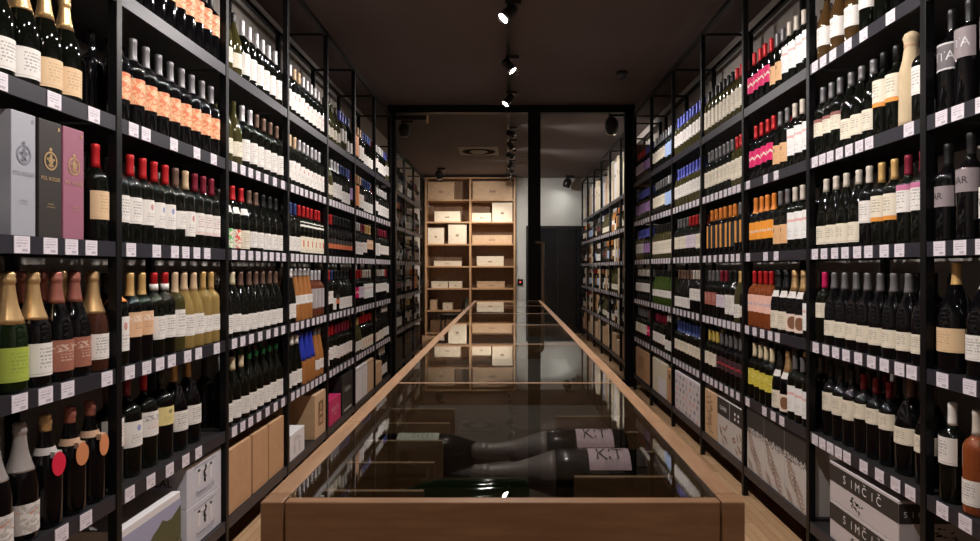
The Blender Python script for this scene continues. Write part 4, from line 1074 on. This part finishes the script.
# ------------------------------------------------------------------ ceiling fittings
zc = Z(ZC)
tr = MB().box(-.017,.017,-1.2,12.5,-.03,0).build('light_track', M_spot, None, .002, (.0, 0, zc-.0005))
tag(tr, 'long black lighting track along the middle of the ceiling', 'light track')
SPOTS = []
def spotlight(x, y, aim, power, label, angle=95, blend=.9, lens=True, track=True, size=1.0, group='spotlights on the ceiling track', drop=.03, col=(1,.92,.86)):
    """a cylinder spot on a bracket; aim is the point it looks at"""
    root = thing('track_spotlight' if track else 'ceiling_spotlight', label, 'spotlight', (x, y, zc-drop), 0, group)
    MB().box(-.022*size,.085*size,-.02*size,.02*size,-.028*size,0).build('adapter', M_spot, root, .002)
    pv = Vector((0,0,-.085*size))
    mb = MB(); mb.tube((0,0,-.028*size), (0,0,-.062*size), .008*size); mb.build('stem', M_spot, root)
    dirv = (Vector(aim) - (Vector((x,y,zc-drop))+pv)).normalized()
    q = dirv.to_track_quat('Z','Y').to_matrix().to_4x4(); M = Matrix.Translation(pv) @ q
    s = size
    mb = MB()
    if track:
        mb.lathe([(.020*s,-.062*s),(.034*s,-.058*s),(.038*s,-.040*s),(.040*s,.05*s),(.040*s,.062*s)],24,0,M=M,cap=False)
        mb.lathe([(.004*s,-.0622*s),(.020*s,-.062*s)],24,0,M=M,cap=True)
    else: mb.lathe([(.002*s,-.060*s),(.018*s,-.057*s),(.034*s,-.045*s),(.046*s,-.026*s),(.052*s,-.002*s),(.051*s,.022*s),(.046*s,.042*s),(.041*s,.055*s),(.040*s,.062*s)],28,0,M=M,cap=False)
    mb.build('lamp_head', M_spot, root)
    mb = MB(); mb.lathe([(.0402*s,.046*s),(.0412*s,.064*s),(.036*s,.064*s),(.034*s,.050*s)],24,0,M=M,cap=False); mb.build('rim', M_rim, root)
    mb = MB(); mb.lathe([(.001,.052*s),(.034*s,.052*s)],24,0,M=M,cap=False); mb.build('lens', M_lens, root)
    li = bpy.data.lights.new('spot_beam','SPOT'); li.energy = power; li.spot_size = math.radians(angle); li.spot_blend = blend; li.shadow_soft_size = .026; li.color = col
    lo = bpy.data.objects.new('spot_beam', li); COL.objects.link(lo); lo.parent = root
    lo.matrix_local = Matrix.Translation(pv + dirv*(.068*s)) @ dirv.to_track_quat('-Z','Y').to_matrix().to_4x4()
    return root
P = 88
fronts = [(-.55,-1),(-.35,1),(1.02,-1),(1.22,1),(1.95,-1),(2.15,1),(2.90,1),(3.10,-1)]  # all unseen; first pair, behind the camera, added to brighten the table's front panel
for i, (y, s) in enumerate(fronts):
    spotlight(0, y, (s*1.45, y+.25, Z(-.05)), P*(.45 if y < 0 else 1), f'unseen black track spotlight, {ORD[i]} from the front wall', 118, 1.0)
spotlight(0, 4.32, (-1.35, 3.55, Z(.1)), P*1.3, 'black track spotlight with bright lens facing the camera', 118, 1.0)
spotlight(0, 5.45, (1.40, 5.0, Z(-.05)), P*1.6, 'black track spotlight between the bright-lens one and the partition', 118, 1.0)
spotlight(0, 6.55, (-1.35, 5.9, Z(-.05)), P*1.6, 'black track spotlight just before the glass partition', 118, 1.0)
# back room
for i, (y, ax, ay, az, pw) in enumerate(((8.2, 1.4, 8.5, 1.15, 110),(9.0, 1.4, 9.6, -.2, 130),(9.8, 1.4, 10.4, 1.15, 110),(10.7, -.8, 12.7, .55, 105),(11.75, -.75, 12.7, -.1, 120),(11.3, .95, 13.0, .75, 60))):  # last one is an added lamp to brighten the white back wall
    spotlight(.03, y, (ax, ay, Z(az)), pw, f'black track spotlight in the back room, {ORD[i]} past the partition', 80)
spotlight(-1.27, 7.95, (-1.25, 8.6, Z(.2)), 25, 'round black spotlight above the left-side back rack', 80, track=False, size=1.35, group='single spotlights in the back room', drop=.0)
spotlight(-1.25, 11.75, (-1.0, 12.7, Z(.3)), 45, 'round black spotlight above the black chair', 80, track=False, size=1.35, group='single spotlights in the back room', drop=.0)
spotlight(1.20, 7.60, (1.45, 8.6, Z(.4)), 40, 'round black spotlight above the first right-side back rack', 80, track=False, size=1.6, group='single spotlights in the back room', drop=.0)
spotlight(1.15, 12.75, (.7, 12.95, Z(.2)), 4, 'round black spotlight close to the white back wall', 80, track=False, size=1.6, group='single spotlights in the back room', drop=.0)
# air outlet
av = thing('air_vent', 'square pale ceiling vent with round diffuser in the back room', 'vent', (-.455, 10.0, zc-.0005))
mb = MB(); mb.box(-.30,.30,-.33,.33,-.018,0); mb.build('plate', mat('vent_beige', (.55,.48,.42), .9, spec=.1), av, .004)
mb = MB(); mb.lathe([(.13,-.0215),(.255,-.0215)],36,0,cap=False); mb.build('dark_ring', mat('vent_dark', (.03,.024,.02), 1.0, spec=0.), av)
mb = MB(); mb.lathe([(.001,-.040),(.10,-.040),(.14,-.0205)],36,0,cap=False); mb.build('centre_disc', mat('vent_beige', (.55,.48,.42), .5), av)
# dome camera and sprinkler
dc = thing('dome_camera', 'small dome camera on the ceiling over the right-side racks', 'camera', (1.04, 6.0, zc-.0005))
MB().lathe([(.055,0),(.055,-.022),(.050,-.026)],28,0).build('base', M_spot, dc)
MB().lathe([(.042,-.026),(.040,-.042),(.030,-.058),(.015,-.066),(.002,-.068)],28,0,cap=False).build('dome', mat('smoked_dome', (.05,.05,.055), .06), dc)
sp = thing('sprinkler_head', 'tiny metal sprinkler on the ceiling beside the track', 'sprinkler', (.075, 5.95, zc-.0005))
MB().lathe([(.028,0),(.026,-.008),(.010,-.012),(.008,-.035)],16,0).build('base', mat('sprinkler_steel', (.35,.30,.28), .35, .8), sp)
MB().lathe([(.018,-.036),(.018,-.040)],16,0).build('deflector', mat('sprinkler_steel', (.35,.30,.28), .35, .8), sp)

# ------------------------------------------------------------------ camera, world, view
cam = bpy.data.cameras.new('camera'); co = bpy.data.objects.new('camera', cam); COL.objects.link(co); scene.camera = co
co.location = (0,0,H0); co.rotation_euler = (PI/2,0,0)
cam.sensor_width = 36; cam.lens = 24.0; cam.clip_start = .02
cam.shift_x = -18.5/980; cam.shift_y = -2.5/980
wd = bpy.data.worlds.new('world'); scene.world = wd; wd.use_nodes = True
wd.node_tree.nodes['Background'].inputs[0].default_value = (.02,.02,.022,1); wd.node_tree.nodes['Background'].inputs[1].default_value = .3
vs = scene.view_settings; vs.view_transform = 'Standard'; vs.look = 'None'; vs.gamma = 1; vs.use_curve_mapping = False; vs.exposure = 0.0
scene.cycles.max_bounces = 8; scene.cycles.transparent_max_bounces = 24; scene.cycles.caustics_reflective = False; scene.cycles.caustics_refractive = False
